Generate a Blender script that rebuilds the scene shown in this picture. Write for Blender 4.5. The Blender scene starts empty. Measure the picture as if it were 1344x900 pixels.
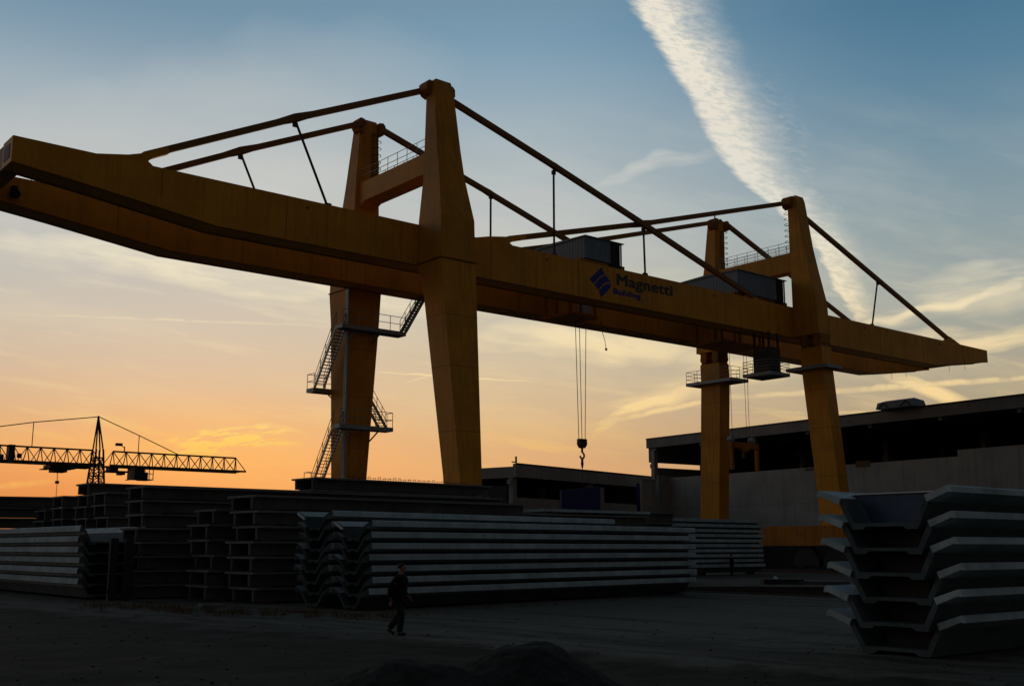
import bpy, bmesh, math, random
from mathutils import Vector, Matrix
random.seed(7)
R=math.radians
scene=bpy.context.scene
col=scene.collection
# ------------------------------------------------------------------ camera geometry (world X = along the crane bridge, Y = along its rails)
IW,IH=1344,900
CX,CY,F,HY,HC=672,450,1457.7,719,2.15
pit=math.atan((HY-CY)/F); fp=math.hypot(F,HY-CY)
au=math.atan((2470-CX)/fp)
FH=Vector((math.cos(au),math.sin(au),0)); RT=Vector((math.sin(au),-math.cos(au),0))
FW=Vector((FH.x*math.cos(pit),FH.y*math.cos(pit),math.sin(pit)))
UP=Vector((-FH.x*math.sin(pit),-FH.y*math.sin(pit),math.cos(pit)))
cam=bpy.data.cameras.new('camera'); co=bpy.data.objects.new('camera',cam); col.objects.link(co)
cam.sensor_fit='HORIZONTAL'; cam.sensor_width=36; cam.lens=36*F/IW; cam.clip_end=20000; cam.clip_start=.1
m=Matrix((RT,UP,-FW)).transposed().to_4x4(); m.translation=Vector((0,0,HC)); co.matrix_world=m
scene.camera=co
# ------------------------------------------------------------------ mesh helpers
ORG={}
class MB:
    def __init__(s): s.v=[]; s.f=[]; s.mi=[]; s.cur=0
    def add(s,vs,fs):
        b=len(s.v); s.v+= [tuple(v) for v in vs]
        for f in fs: s.f.append([b+i for i in f]); s.mi.append(s.cur)
        return s
    def box(s,x0,x1,y0,y1,z0,z1):
        return s.add([(x0,y0,z0),(x1,y0,z0),(x1,y1,z0),(x0,y1,z0),(x0,y0,z1),(x1,y0,z1),(x1,y1,z1),(x0,y1,z1)],
            [(0,3,2,1),(4,5,6,7),(0,1,5,4),(1,2,6,5),(2,3,7,6),(3,0,4,7)])
    def loft(s,rings,cap=True):
        n=len(rings[0]); vs=[p for r in rings for p in r]; fs=[]
        for k in range(len(rings)-1):
            for i in range(n):
                j=(i+1)%n; fs.append((k*n+i,k*n+j,(k+1)*n+j,(k+1)*n+i))
        if cap: fs.append(tuple(range(n-1,-1,-1))); fs.append(tuple((len(rings)-1)*n+i for i in range(n)))
        return s.add(vs,fs)
    def bar(s,p0,p1,w,h,up=(0,0,1)):
        p0=Vector(p0);p1=Vector(p1);d=(p1-p0).normalized();u=Vector(up)
        if abs(d.dot(u))>.98: u=Vector((1,0,0))
        a=d.cross(u).normalized()*(w/2); b=a.normalized().cross(d).normalized()*(h/2)
        return s.loft([[p-a-b,p+a-b,p+a+b,p-a+b] for p in (p0,p1)])
    def tube(s,p0,p1,r,n=8,r2=None):
        p0=Vector(p0);p1=Vector(p1);d=(p1-p0).normalized();u=Vector((0,0,1))
        if abs(d.dot(u))>.98: u=Vector((1,0,0))
        a=d.cross(u).normalized(); b=a.cross(d); r2=r if r2 is None else r2
        return s.loft([[p+(a*math.cos(t)+b*math.sin(t))*q for t in [2*math.pi*i/n for i in range(n)]] for p,q in ((p0,r),(p1,r2))])
    def path(s,pts,r,n=6):
        for a,b in zip(pts[:-1],pts[1:]): s.tube(a,b,r,n)
        return s
    def prism_xz(s,pts,y0,y1): return s.loft([[(x,y,z) for x,z in pts] for y in (y0,y1)])
    def prism_yz(s,pts,x0,x1): return s.loft([[(x,y,z) for y,z in pts] for x in (x0,x1)])
    def build(s,name,mat,parent=None,smooth=False,off=None,bevel=0):
        o3=ORG.get(parent.name,(0,0,0)) if parent else (0,0,0)
        if off is not None: o3=off
        me=bpy.data.meshes.new(name)
        me.from_pydata([(v[0]-o3[0],v[1]-o3[1],v[2]-o3[2]) for v in s.v],[],s.f)
        mats=mat if isinstance(mat,(list,tuple)) else [mat]
        for mm in mats: me.materials.append(mm)
        for p,i in zip(me.polygons,s.mi): p.material_index=i; p.use_smooth=smooth
        bm=bmesh.new(); bm.from_mesh(me); bmesh.ops.recalc_face_normals(bm,faces=bm.faces); bm.to_mesh(me); bm.free()
        o=bpy.data.objects.new(name,me); col.objects.link(o)
        if parent: o.parent=parent; ORG[o.name]=o3
        if off is not None and not parent: o.location=off
        if bevel:
            b=o.modifiers.new('bevel','BEVEL'); b.width=bevel; b.segments=1; b.limit_method='ANGLE'
        return o
def tag(o,label=None,cat=None,group=None,kind=None):
    if label:o['label']=label
    if cat:o['category']=cat
    if group:o['group']=group
    if kind:o['kind']=kind
    return o
def empty(name,loc,label=None,cat=None,group=None,rz=0,world=True):
    o=bpy.data.objects.new(name,None); col.objects.link(o); o.location=loc; o.rotation_euler=(0,0,rz)
    o.empty_display_size=.3
    ORG[o.name]=tuple(loc) if world else (0,0,0)
    return tag(o,label,cat,group)
def copy_tree(o,parent=None):
    c=o.copy(); col.objects.link(c)
    if parent: c.parent=parent
    for ch in list(o.children): copy_tree(ch,c)
    return c
def ray(px,py): return FW*F+RT*(px-CX)+UP*(CY-py)
def ground(px,py):
    r=ray(px,py); t=-HC/r.z; return Vector((r.x*t,r.y*t,0))
def atz(px,py,z):
    r=ray(px,py); t=(z-HC)/r.z; return Vector((r.x*t,r.y*t,z))
def aty(px,py,y):
    r=ray(px,py); t=y/r.y; return Vector((r.x*t,y,HC+r.z*t))
# ------------------------------------------------------------------ materials
def lin(c): return tuple((v/255/12.92 if v/255<=.04045 else ((v/255+.055)/1.055)**2.4) for v in c)
def mat(name,base,rough=.7,var=.25,scale=2.0,spec=.3,bump=.0,bscale=20,streak=0,second=None,metal=0,spots=0,grain=0):
    m=bpy.data.materials.new(name); m.use_nodes=True; nt=m.node_tree; N=nt.nodes; L=nt.links
    b=N['Principled BSDF']; b.inputs['Roughness'].default_value=rough; b.inputs['Specular IOR Level'].default_value=spec; b.inputs['Metallic'].default_value=metal
    tc=N.new('ShaderNodeTexCoord'); mp=N.new('ShaderNodeMapping'); L.new(tc.outputs['Object'],mp.inputs[0])
    oi=N.new('ShaderNodeObjectInfo'); ad=N.new('ShaderNodeVectorMath'); ad.operation='ADD'
    sc=N.new('ShaderNodeVectorMath'); sc.operation='SCALE'; sc.inputs['Scale'].default_value=37.
    cb=N.new('ShaderNodeCombineXYZ')
    for i in range(3): L.new(oi.outputs['Random'],cb.inputs[i])
    L.new(cb.outputs[0],sc.inputs[0]); L.new(mp.outputs[0],ad.inputs[0]); L.new(sc.outputs[0],ad.inputs[1])
    n=N.new('ShaderNodeTexNoise'); n.inputs['Scale'].default_value=scale; n.inputs['Detail'].default_value=7; n.inputs['Roughness'].default_value=.65
    L.new(ad.outputs[0],n.inputs[0])
    r=N.new('ShaderNodeMapRange'); r.inputs[1].default_value=.32; r.inputs[2].default_value=.68
    L.new(n.outputs[0],r.inputs[0])
    mx=N.new('ShaderNodeMix'); mx.data_type='RGBA'
    c2=second or tuple(v*(1-var) for v in base)
    mx.inputs[6].default_value=(*[min(1,v*(1+var*.5)) for v in base],1); mx.inputs[7].default_value=(*c2,1)
    L.new(r.outputs[0],mx.inputs[0]); out=mx.outputs[2]
    if streak:
        m2=N.new('ShaderNodeMapping'); m2.inputs['Scale'].default_value=(2.2,2.2,.12); L.new(ad.outputs[0],m2.inputs[0])
        n2=N.new('ShaderNodeTexNoise'); n2.inputs['Scale'].default_value=1.6; n2.inputs['Detail'].default_value=6; L.new(m2.outputs[0],n2.inputs[0])
        r2=N.new('ShaderNodeMapRange'); r2.inputs[1].default_value=.5; r2.inputs[2].default_value=.75; r2.inputs[4].default_value=streak; L.new(n2.outputs[0],r2.inputs[0])
        mm=N.new('ShaderNodeMix'); mm.data_type='RGBA'; L.new(r2.outputs[0],mm.inputs[0]); L.new(out,mm.inputs[6]); mm.inputs[7].default_value=(*[v*.35 for v in base],1); out=mm.outputs[2]
    L.new(out,b.inputs['Base Color'])
    # per-object brightness differences between castings / panels
    hs=N.new('ShaderNodeHueSaturation'); mr=N.new('ShaderNodeMapRange'); mr.inputs[3].default_value=.88; mr.inputs[4].default_value=1.1
    L.new(oi.outputs['Random'],mr.inputs[0]); L.new(mr.outputs[0],hs.inputs['Value']); L.new(out,hs.inputs['Color']); L.new(hs.outputs[0],b.inputs['Base Color'])
    if bump:
        n3=N.new('ShaderNodeTexNoise'); n3.inputs['Scale'].default_value=bscale; n3.inputs['Detail'].default_value=6; L.new(tc.outputs['Object'],n3.inputs[0])
        bp=N.new('ShaderNodeBump'); bp.inputs['Strength'].default_value=bump; bp.inputs['Distance'].default_value=.03; L.new(n3.outputs[0],bp.inputs['Height']); L.new(bp.outputs[0],b.inputs['Normal'])
    return m
M={}
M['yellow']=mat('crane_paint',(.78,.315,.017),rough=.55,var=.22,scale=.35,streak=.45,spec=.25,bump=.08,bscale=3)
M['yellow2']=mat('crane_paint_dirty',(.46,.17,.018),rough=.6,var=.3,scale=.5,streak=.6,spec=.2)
M['rodp']=mat('rod_paint',(.30,.13,.03),rough=.6,var=.3,scale=1)
M['rust']=mat('dark_steel',(.09,.06,.04),rough=.6,var=.4,scale=3)
M['galv']=mat('galvanised_steel',(.30,.34,.37),rough=.5,var=.25,scale=4,spec=.4,metal=.2)
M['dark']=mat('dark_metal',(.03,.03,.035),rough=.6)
M['house']=mat('blue_grey_sheet',(.20,.25,.30),rough=.55,var=.2,scale=.6,streak=.3)
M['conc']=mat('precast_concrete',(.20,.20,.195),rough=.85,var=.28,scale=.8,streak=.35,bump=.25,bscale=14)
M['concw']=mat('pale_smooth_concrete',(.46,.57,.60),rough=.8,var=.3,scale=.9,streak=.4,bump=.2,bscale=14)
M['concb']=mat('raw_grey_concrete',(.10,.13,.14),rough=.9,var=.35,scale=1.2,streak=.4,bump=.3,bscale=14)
M['concd']=mat('weathered_concrete',(.14,.135,.125),rough=.9,var=.35,scale=.5,streak=.5,bump=.25,bscale=10)
M['wall']=mat('precast_wall',(.34,.34,.32),rough=.9,var=.25,scale=.25,streak=.35,bump=.15,bscale=6)
M['concc']=mat('dark_concrete',(.06,.075,.08),rough=.9,var=.4,scale=1.5,streak=.4)
M['plinth']=mat('dark_plinth',(.035,.034,.03),rough=.95,var=.5,scale=.6)  # darker base course of the hall wall
M['roofc']=mat('roof_concrete',(.26,.26,.25),rough=.9,var=.3,scale=.3,streak=.3)
M['wood']=mat('timber',(.16,.10,.05),rough=.85,var=.4,scale=5)
M['blue']=mat('blue_paint',(.025,.04,.20),rough=.5,var=.2,scale=1)
M['bluesheet']=mat('dark_blue_sheet',(.06,.10,.17),rough=.5,var=.3,scale=1.5)
M['logo']=mat('logo_blue',(.015,.05,.30),rough=.6,var=.1)
M['letters']=mat('letter_green_grey',(.045,.06,.075),rough=.6,var=.1)
M['sign']=mat('pale_sign',(.36,.42,.48),rough=.5,var=.15)
M['rope']=mat('wire_rope',(.10,.08,.06),rough=.6)
M['white']=mat('plain_white',(.75,.78,.80),rough=.6,var=.1)
M['grass']=mat('dry_weeds',(.16,.10,.035),rough=.9,var=.5,scale=4)
M['stone']=mat('stones',(.07,.07,.065),rough=.95,var=.5,scale=3)
M['gravel']=mat('gravel_heap',(.050,.052,.046),rough=1,var=.5,scale=6,bump=.8,bscale=30,spec=.1)
M['skin']=mat('skin',(.36,.19,.13),rough=.6,var=.1)
M['hair']=mat('hair',(.02,.015,.01),rough=.7)
M['jacket']=mat('black_jacket',(.012,.012,.015),rough=.9,var=.3,spec=.1)
M['trouser']=mat('dark_trousers',(.035,.04,.05),rough=.9,var=.3,spec=.1)
M['shoe']=mat('shoe',(.03,.028,.026),rough=.6)
# ------------------------------------------------------------------ ground
def ground_mat():
    m=bpy.data.materials.new('yard_ground'); m.use_nodes=True; nt=m.node_tree; N=nt.nodes; L=nt.links
    b=N['Principled BSDF']; b.inputs['Roughness'].default_value=.95; b.inputs['Specular IOR Level'].default_value=.12
    tc=N.new('ShaderNodeTexCoord')
    def noise(s,d=6,map=None):
        n=N.new('ShaderNodeTexNoise'); n.inputs['Scale'].default_value=s; n.inputs['Detail'].default_value=d; n.inputs['Roughness'].default_value=.65
        if map:
            mp=N.new('ShaderNodeMapping'); mp.inputs['Rotation'].default_value=(0,0,map[0]); mp.inputs['Scale'].default_value=map[1]; L.new(tc.outputs['Object'],mp.inputs[0]); L.new(mp.outputs[0],n.inputs[0])
        else: L.new(tc.outputs['Object'],n.inputs[0])
        return n.outputs[0]
    def mr(x,a,c,lo=0,hi=1):
        r=N.new('ShaderNodeMapRange'); r.inputs[1].default_value=a; r.inputs[2].default_value=c; r.inputs[3].default_value=lo; r.inputs[4].default_value=hi; r.interpolation_type='SMOOTHSTEP'; L.new(x,r.inputs[0]); return r.outputs[0]
    def mix(f,a,c):
        x=N.new('ShaderNodeMix'); x.data_type='RGBA'
        if hasattr(f,'links') : L.new(f,x.inputs[0])
        for i,v in ((6,a),(7,c)):
            if isinstance(v,tuple): x.inputs[i].default_value=(*v,1)
            else: L.new(v,x.inputs[i])
        return x.outputs[2]
    big=noise(.09,5); mid=noise(.7,8); fine=noise(9,6)
    track=noise(.35,4,(R(-40),(1,.12,1)))
    dirt=mix(mr(mid,.35,.65),(.014,.015,.012),(.042,.041,.032))
    grv=mix(mr(fine,.3,.7),(.095,.094,.076),(.165,.16,.135))
    # the swept gravel roadway runs past the stacks; earth in front of it
    sx=N.new('ShaderNodeSeparateXYZ'); L.new(tc.outputs['Object'],sx.inputs[0])
    def math_(op,a,c):
        n=N.new('ShaderNodeMath'); n.operation=op
        for i,v in ((0,a),(1,c)):
            if isinstance(v,(int,float)): n.inputs[i].default_value=v
            else: L.new(v,n.inputs[i])
        return n.outputs[0]
    # line through p0 with direction 'a' : signed distance
    p0=ground(330,822); p1=ground(760,856); d=(p1-p0).normalized(); nx,ny=-d.y,d.x
    dist=math_('ADD',math_('ADD',math_('MULTIPLY',sx.outputs[0],nx),math_('MULTIPLY',sx.outputs[1],ny)),-(p0.x*nx+p0.y*ny))
    dist=math_('ADD',dist,math_('MULTIPLY',math_('SUBTRACT',mid,.5),5.0))
    dist=math_('ADD',dist,math_('MULTIPLY',math_('SUBTRACT',big,.5),3.0))
    road=mr(dist,-1.2,1.0)
    c=mix(road,dirt,grv)
    patch=mr(math_('MULTIPLY',mr(big,.48,.6),mr(mid,.45,.6)),.2,.7,0,.6)
    c=mix(patch,c,(.055,.06,.058))
    c=mix(mr(track,.5,.66,0,.5),c,(.022,.022,.02))
    base_d=math_('ADD',math_('ADD',math_('MULTIPLY',sx.outputs[0],nx),math_('MULTIPLY',sx.outputs[1],ny)),-(p0.x*nx+p0.y*ny))
    bend=math_('ADD',base_d,math_('MULTIPLY',math_('SUBTRACT',big,.5),6.0))
    rut=None
    for k_ in (1.2,3.0,4.1,5.9,-2.5,-4.3):
        r_=mr(math_('ABSOLUTE',math_('SUBTRACT',bend,k_),0),.08,.34,1,0)
        rut=r_ if rut is None else math_('MAXIMUM',rut,r_)
    c=mix(math_('MULTIPLY',rut,mr(mid,.35,.6,.1,.6)),c,(.024,.023,.020))
    L.new(c,b.inputs['Base Color'])
    bp=N.new('ShaderNodeBump'); bp.inputs['Strength'].default_value=.8; bp.inputs['Distance'].default_value=.06
    L.new(math_('ADD',math_('MULTIPLY',mid,1.2),math_('MULTIPLY',fine,.35)),bp.inputs['Height']); L.new(bp.outputs[0],b.inputs['Normal'])
    return m
from mathutils import noise as mn
def gh(x,y):
    near=max(0,min(1,(30-(y+.55*x-2))/14))
    return near*(.10*mn.noise(Vector((x*.45,y*.45,1)))+.05*mn.noise(Vector((x*1.7,y*1.7,4)))) - .02*near
def axis(lo,hi,c0,c1,st):
    a=[c0+i*st for i in range(int((c1-c0)/st)+1)]
    s=st; x=c0
    while x>lo: s*=1.5; x-=s; a.insert(0,max(x,lo))
    s=st; x=a[-1]
    while x<hi: s*=1.5; x+=s; a.append(min(x,hi))
    return a
xs=axis(-3000,4500,-6,44,.4); ys=axis(-3000,4500,-6,42,.4)
g=MB(); nx_=len(xs)
g.v=[(x,y,gh(x,y)) for y in ys for x in xs]
for j in range(len(ys)-1):
    for i in range(nx_-1):
        g.f.append((j*nx_+i,j*nx_+i+1,(j+1)*nx_+i+1,(j+1)*nx_+i)); g.mi.append(0)
tag(g.build('ground',ground_mat(),smooth=True),kind='structure')
# ------------------------------------------------------------------ yellow gantry crane
XL,XR=43.55,85.1
YC=65.8
crane=empty('gantry_crane',(XL,YC,0),'huge yellow twin-girder gantry crane with four legs and tie rods spanning the concrete yard','gantry crane')
def girder(y0,y1,name='girder'):
    sec=[(15.5,22.68,24.15),(20,22.2,24.15),(27.4,21.28,24.15),(60,21.26,24.15),(108.6,21.28,24.15),(112.4,21.75,24.15),(120.2,22.8,24.12)]
    b=MB().loft([[(x,y0,a),(x,y1,a),(x,y1,c),(x,y0,c)] for x,a,c in sec])
    b.cur=1
    for i in range(12):
        x=24+i*8.3+random.uniform(-.4,.4)
        for ya,yb in ((y0-.012,y0-.001),(y1+.001,y1+.012)): b.box(x,x+.05,ya,yb,22.4 if x<25 else 21.4,24.1)
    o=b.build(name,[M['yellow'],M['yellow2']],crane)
    fl=MB()
    for (xa,za,_),(xb,zb,_) in zip(sec[:-1],sec[1:]):
        for y in (y0-.07,y1-.10):
            fl.loft([[(x,y,z-.045),(x,y+.17,z-.045),(x,y+.17,z-.003),(x,y,z-.003)] for x,z in ((xa,za),(xb,zb))])
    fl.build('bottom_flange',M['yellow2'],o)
    l=MB()
    for x in (33.5,54,73.2,96,110): l.tube((x,y0-.05,23.65),(x,y0-.002,23.65),.11,10)
    l.build('inspection_plug',M['yellow2'],o)
    return o
gF=girder(61.3,63.1); gR=girder(68.5,70.35)
tag(gF,'near girder carrying the blue logo and lettering')
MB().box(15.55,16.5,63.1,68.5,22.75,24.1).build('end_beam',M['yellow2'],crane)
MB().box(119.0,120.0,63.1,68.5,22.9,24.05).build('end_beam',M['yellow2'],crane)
# opening plate at the left end
MB().box(15.47,15.497,61.75,62.75,23.0,23.8).build('end_hatch',M['dark'],gF)
fl=MB(); fl.tube((17.6,68.3,23.0),(17.6,68.3,23.5),.2,10); fl.tube((17.6,68.0,22.95),(17.6,68.45,23.15),.3,10,.2); fl.build('floodlight',M['dark'],gR)
# handrail on rear girder left end
hr=MB()
for i in range(9): hr.tube((16+i*1.3,68.6,24.15),(16+i*1.3,68.6,25.1),.02,5)
hr.tube((16,68.6,25.1),(26.4,68.6,25.1),.02,5); hr.tube((16,68.6,24.65),(26.4,68.6,24.65),.018,5)
hr.v=[(x,y,24.15+(z-24.15)*.35) for x,y,z in hr.v]
hr.build('cable_rail',M['rust'],gR)
def rect(z,x0,x1,y0,y1): return [(x0,y0,z),(x1,y0,z),(x1,y1,z),(x0,y1,z)]
# --- left portal (rigid legs)
def legmesh(secs,zs):
    m_=MB().loft([rect(*q_) for q_ in secs]); m_.cur=1
    for z in zs:
        for a_,b_ in zip(secs[:-1],secs[1:]):
            if a_[0]<=z<b_[0]:
                def at_(zz): 
                    t_=(zz-a_[0])/(b_[0]-a_[0]); v_=[a_[i]+(b_[i]-a_[i])*t_ for i in range(1,5)]
                    return rect(zz,v_[0]-.008,v_[1]+.008,v_[2]-.008,v_[3]+.008)
                m_.loft([at_(z),at_(z+.035)])
    return m_
legmesh([(2.5,42.85,44.35,56.7,58.5),(6.8,42.7,44.5,57.05,58.85),(19.0,42.2,44.98,58.35,60.6),(21.25,42.1,45.0,58.5,61.25)],(5.2,9.6,13.9,17.4)).build('leg',[M['yellow'],M['yellow2']],crane)
def mast(X0,w0,w1,w2,side,zb):
    s=1 if side=='F' else -1
    def Y(y): return y if side=='F' else 131.6-y
    c=X0
    rings=[(zb,w0,58.5,61.25),(24.3,w0*.98,58.6,61.27),(27.4,w1,59.3,61.28),(29.7,w1*.93,59.75,61.28),(34.3,w2,60.4,61.4),(34.85,w2*.8,60.5,61.35)]
    o=MB().loft([rect(z,c-w/2,c+w/2,*sorted((Y(a),Y(b)))) for z,w,a,b in rings]).build('mast',M['yellow'],crane,bevel=.03)
    # lugs the tie rods hang from
    for k in (-1,1):
        x=c+k*w2/2
        MB().prism_xz([(x-k*.15,33.6),(x+k*.22,33.75),(x+k*.42,34.05),(x+k*.40,34.55),(x+k*.2,34.75),(x-k*.15,34.7)],*sorted((Y(60.75),Y(61.75)))).build('tie_lug',M['yellow2'],o)
    return o
mFL=mast(XL,2.9,2.2,1.65,'F',21.3); mRL=mast(XL,2.9,2.2,1.65,'R',21.3)
for y0,y1 in ((58.4,61.33),(70.27,73.18)):
    MB().box(42.03,45.07,y0,y1 if y1<62 else y1,21.27,21.33).build('flange_plate',M['yellow2'],crane)
legmesh([(2.5,42.85,44.35,71.2,73.2),(7.7,42.7,44.5,70.95,73.1),(19.0,42.25,44.95,70.45,73.02),(21.25,42.1,45.0,70.35,73.1)],(5.2,9.4,13.2,16.8)).build('leg',[M['yellow'],M['yellow2']],crane)
# --- right portal (slim hinged legs)
for Ys,top in (((57.0,59.3,58.3,60.6),'F'),((70.95,73.3,70.2,72.6),'R')):
    lg=legmesh([(4.125,84.35,85.75,Ys[0],Ys[1]),(18.3,84.3,85.8,Ys[2],Ys[3]),(20.1,84.3,85.8,Ys[2]+.05,Ys[3]+.05)],(8.4,12.7,16.2)).build('leg',[M['yellow'],M['yellow2']],crane)
    ya,yb=Ys[2]+.05,Ys[3]+.05
    for yy in (ya+.45,yb-.45):
        h=MB(); h.tube((84.25,yy,20.62),(85.85,yy,20.62),.40,14); h.box(84.3,85.8,yy-.30,yy+.30,20.1,20.5); h.box(84.3,85.8,yy-.38,yy+.38,20.8,21.28); h.build('hinge_block',M['yellow2'],lg)
mFR=mast(XR,1.7,1.62,1.45,'F',21.3); mRR=mast(XR,1.7,1.62,1.45,'R',21.3)
MB().tube((85.1,70.8,34.85),(85.1,70.8,35.5),.07,6).box(84.9,85.3,70.6,71.0,35.5,35.62).build('beacon_post',M['rust'],mRR)
# cross beams between the masts
def railing(mb,p0,p1,h=1.05,n=None,rails=(1,.5),r=.025):
    p0=Vector(p0);p1=Vector(p1); Ld=(p1-p0).length; n=n or max(1,round(Ld/1.4))
    for i in range(n+1):
        p=p0.lerp(p1,i/n); mb.tube(p,p+Vector((0,0,h)),r,5)
    for k in rails: mb.tube(p0+Vector((0,0,h*k)),p1+Vector((0,0,h*k)),r,5)
for X0,w,zb,zt,rl in ((XL,1.5,28.05,29.6,(1,.5)),(XR,1.3,27.6,29.42,(1,.72,.44,.18))):
    cb=MB().loft([[(X0-w/2,y,b),(X0+w/2,y,b),(X0+w/2,y,zt),(X0-w/2,y,zt)] for y,b in ((61.28,zb),(62.6,zb),(69.5,zb),(70.32,zb-.35))]).build('cross_beam',M['yellow'],crane,bevel=.02)
    rb=MB()
    for x in (X0-w/2+.05,X0+w/2-.05): railing(rb,(x,61.4,zt),(x,70.2,zt),1.05,7,rl,.024)
    rb.build('railing',M['galv'],cb)
# sill beams and bogies
for X0,y0,y1 in ((XL+.05,56.2,74.2),(85.05,56.4,74.6)):
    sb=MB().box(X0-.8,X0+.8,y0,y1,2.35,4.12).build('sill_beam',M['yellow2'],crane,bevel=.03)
    for yc in (y0+1.7,y0+5.0,y1-5.0,y1-1.7):
        bg=MB().prism_yz([(yc-1.4,.62),(yc+1.4,.62),(yc+1.4,1.2),(yc+.5,2.33),(yc-.5,2.33),(yc-1.4,1.2)],X0-.35,X0+.35).build('wheel_bogie',M['dark'],sb)
for X0 in (XL+.05,85.05):
    b=MB(); b.box(X0-.035,X0+.035,-30,150,.20,.22); b.box(X0-.02,X0+.02,-30,150,.08,.2); b.box(X0-.08,X0+.08,-30,150,.05,.08); b.box(X0-.5,X0+.5,-30,150,-.3,.05)
    tag(b.build('crane_rail',M['rust']),'steel rail on a concrete strip under the '+('left' if X0<50 else 'right')+' pair of yellow crane legs','rail','rails of the yellow crane')
for sb in [o for o in crane.children if o.name.startswith('sill_beam')]:
    for bg in sb.children:
        pass
for X0,ycs in ((XL+.05,(57.9,61.2,69.2,72.5)),(85.05,(58.1,61.4,69.6,72.9))):
    sbs=[o for o in crane.children if o.name.startswith('sill_beam')]; sb=sbs[0] if X0<50 else sbs[1]
    for yc in ycs:
        for dy in (-.75,.75):
            MB().tube((X0-.12,yc+dy,.62),(X0+.12,yc+dy,.62),.40,16).build('wheel',M['dark'],sb)
# --- tie rods and hangers
def rod(pts,y,w=.34,h=.40):
    b=MB()
    for a,c in zip(pts[:-1],pts[1:]): b.bar((a[0],y,a[1]),(c[0],y,c[1]),w,h)
    o=b.build('tie_rod',M['rodp'],crane)
    for p,q,r_ in zip(pts[:-2],pts[1:-1],pts[2:]):
        d=Vector((r_[0]-p[0],r_[1]-p[1])).normalized(); n_=Vector((-d.y,d.x)); c=Vector(q)
        P=[c-d*1.4-n_*.2,c-d*.0-n_*.30,c+d*1.4-n_*.2,c+d*1.4+n_*.2,c+d*.0+n_*.28,c-d*1.4+n_*.2]
        MB().prism_xz([(k.x,k.y) for k in P],y-.08,y+.08).build('node_plate',M['rodp'],o)
    return o
def hanger(p,q,y,r=.085):
    b=MB(); b.tube((p[0],y,p[1]),(q[0],y,q[1]),r,8); b.box(q[0]-.22,q[0]+.22,y-.1,y+.1,q[1]-.02,q[1]+.28); b.box(p[0]-.16,p[0]+.16,y-.09,y+.09,p[1]-.42,p[1]-.12)
    b.build('hanger_rod',M['rust'],crane)
def fin(pts,y):
    MB().prism_xz(pts,y-.25,y+.25).build('gusset',M['yellow'],crane,bevel=.02)
for y in (61.85,69.75):
    e=.10 if y<65 else -.10
    rod([(42.8,34.35),(32.7,29.68),(22.9,24.85)],y)
    rod([(44.3,34.3),(55.2,31.35),(65.15,28.5),(78.9,24.4)],y-e*2.2)
    rod([(84.4,34.35),(65.25,28.75),(50.8,24.85)],y+e*2.2)
    rod([(85.9,34.2),(99.7,29.3),(113.7,24.35)],y)
    hanger((32.7,29.5),(35.3,24.15),y); hanger((55.2,31.2),(55.2,24.15),y); hanger((65.0,28.4),(65.1,24.15),y-.15 if y<65 else y+.15); hanger((75.2,31.5),(75.2,24.15),y,.07) if False else None
    hanger((99.7,29.15),(98.2,24.15),y)
    fin([(19.4,24.13),(21.9,24.62),(22.6,24.85),(24.2,25.62),(24.4,25.3),(23.4,24.78),(23.1,24.5),(23.5,24.2),(24.2,24.13)],y)
    fin([(46.9,24.13),(48.6,24.55),(50.2,24.82),(52.2,25.35),(52.2,25.0),(50.9,24.6),(50.6,24.4),(51.0,24.2),(51.5,24.13)],y)
    fin([(111.6,24.13),(112.5,24.62),(112.8,24.9),(113.7,24.65),(115.4,24.13)],y)
    fin([(77.4,24.13),(78.0,24.5),(78.1,24.8),(79.2,24.5),(80.6,24.13)],y)
# lifting lug near mast
# --- logo, lettering and small sign
yp=61.3
def txt(s,x,z,size,y,mt,bold=.03,name='lettering',xs=1.0):
    c=bpy.data.curves.new('t','FONT'); c.body=s; c.size=size; c.offset=0; c.extrude=.004; c.space_character=1.08
    o=bpy.data.objects.new('t',c); col.objects.link(o)
    dg=bpy.context.evaluated_depsgraph_get(); dg.update()
    me=bpy.data.meshes.new_from_object(o.evaluated_get(dg)); bpy.data.objects.remove(o,do_unlink=True)
    bm=bmesh.new()
    for q_,(ox_,oz_) in enumerate(((0,0),(bold,0),(-bold,0),(0,bold*.6),(0,-bold*.6),(bold*.8,bold*.5),(-bold*.8,-bold*.5))):
        t_=me.copy()
        for v in t_.vertices:
            a,b_,cz=v.co; v.co=(x+(a+ox_)*xs-ORG[gF.name][0], y-.010-cz-q_*.0012-ORG[gF.name][1], z+b_+oz_)
        bm.from_mesh(t_); bpy.data.meshes.remove(t_)
    bm.to_mesh(me); bm.free(); me.name=name
    me.materials.clear(); me.materials.append(mt)
    ob=bpy.data.objects.new(name,me); col.objects.link(ob); ob.parent=gF; return ob
t1=txt('Magnetti',61.3,22.84,1.28,yp,M['letters'],.05,xs=1.38); t2=txt('Building',60.95,22.03,.66,yp,M['logo'],.028,xs=1.38)
tag(t1,'dark grey-green word Magnetti'); tag(t2,'blue word Building')
# logo: diamond of three bent stripes separated by thin bands
def ptl(px,py):
    # zoom crop coordinates of the emblem -> position on the web
    p=aty(740+px/6.72,330+py/6.72,61.3); return (p.x,p.z)
stripes=[[(330,140),(228,245),(262,285),(296,243),(330,212),(362,204)],
         [(368,210),(334,224),(303,252),(270,292),(303,338),(340,296),(370,272),(413,268)],
         [(416,282),(376,286),(345,306),(308,350),(330,405),(412,318)]]
for st in stripes:
    MB().prism_xz([ptl(*p) for p in st],yp-.016,yp-.004).build('emblem_stripe',M['logo'],gF)
MB().box(63.7,65.3,68.47,68.497,22.15,22.95).build('notice_plate',M['sign'],gR)
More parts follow.
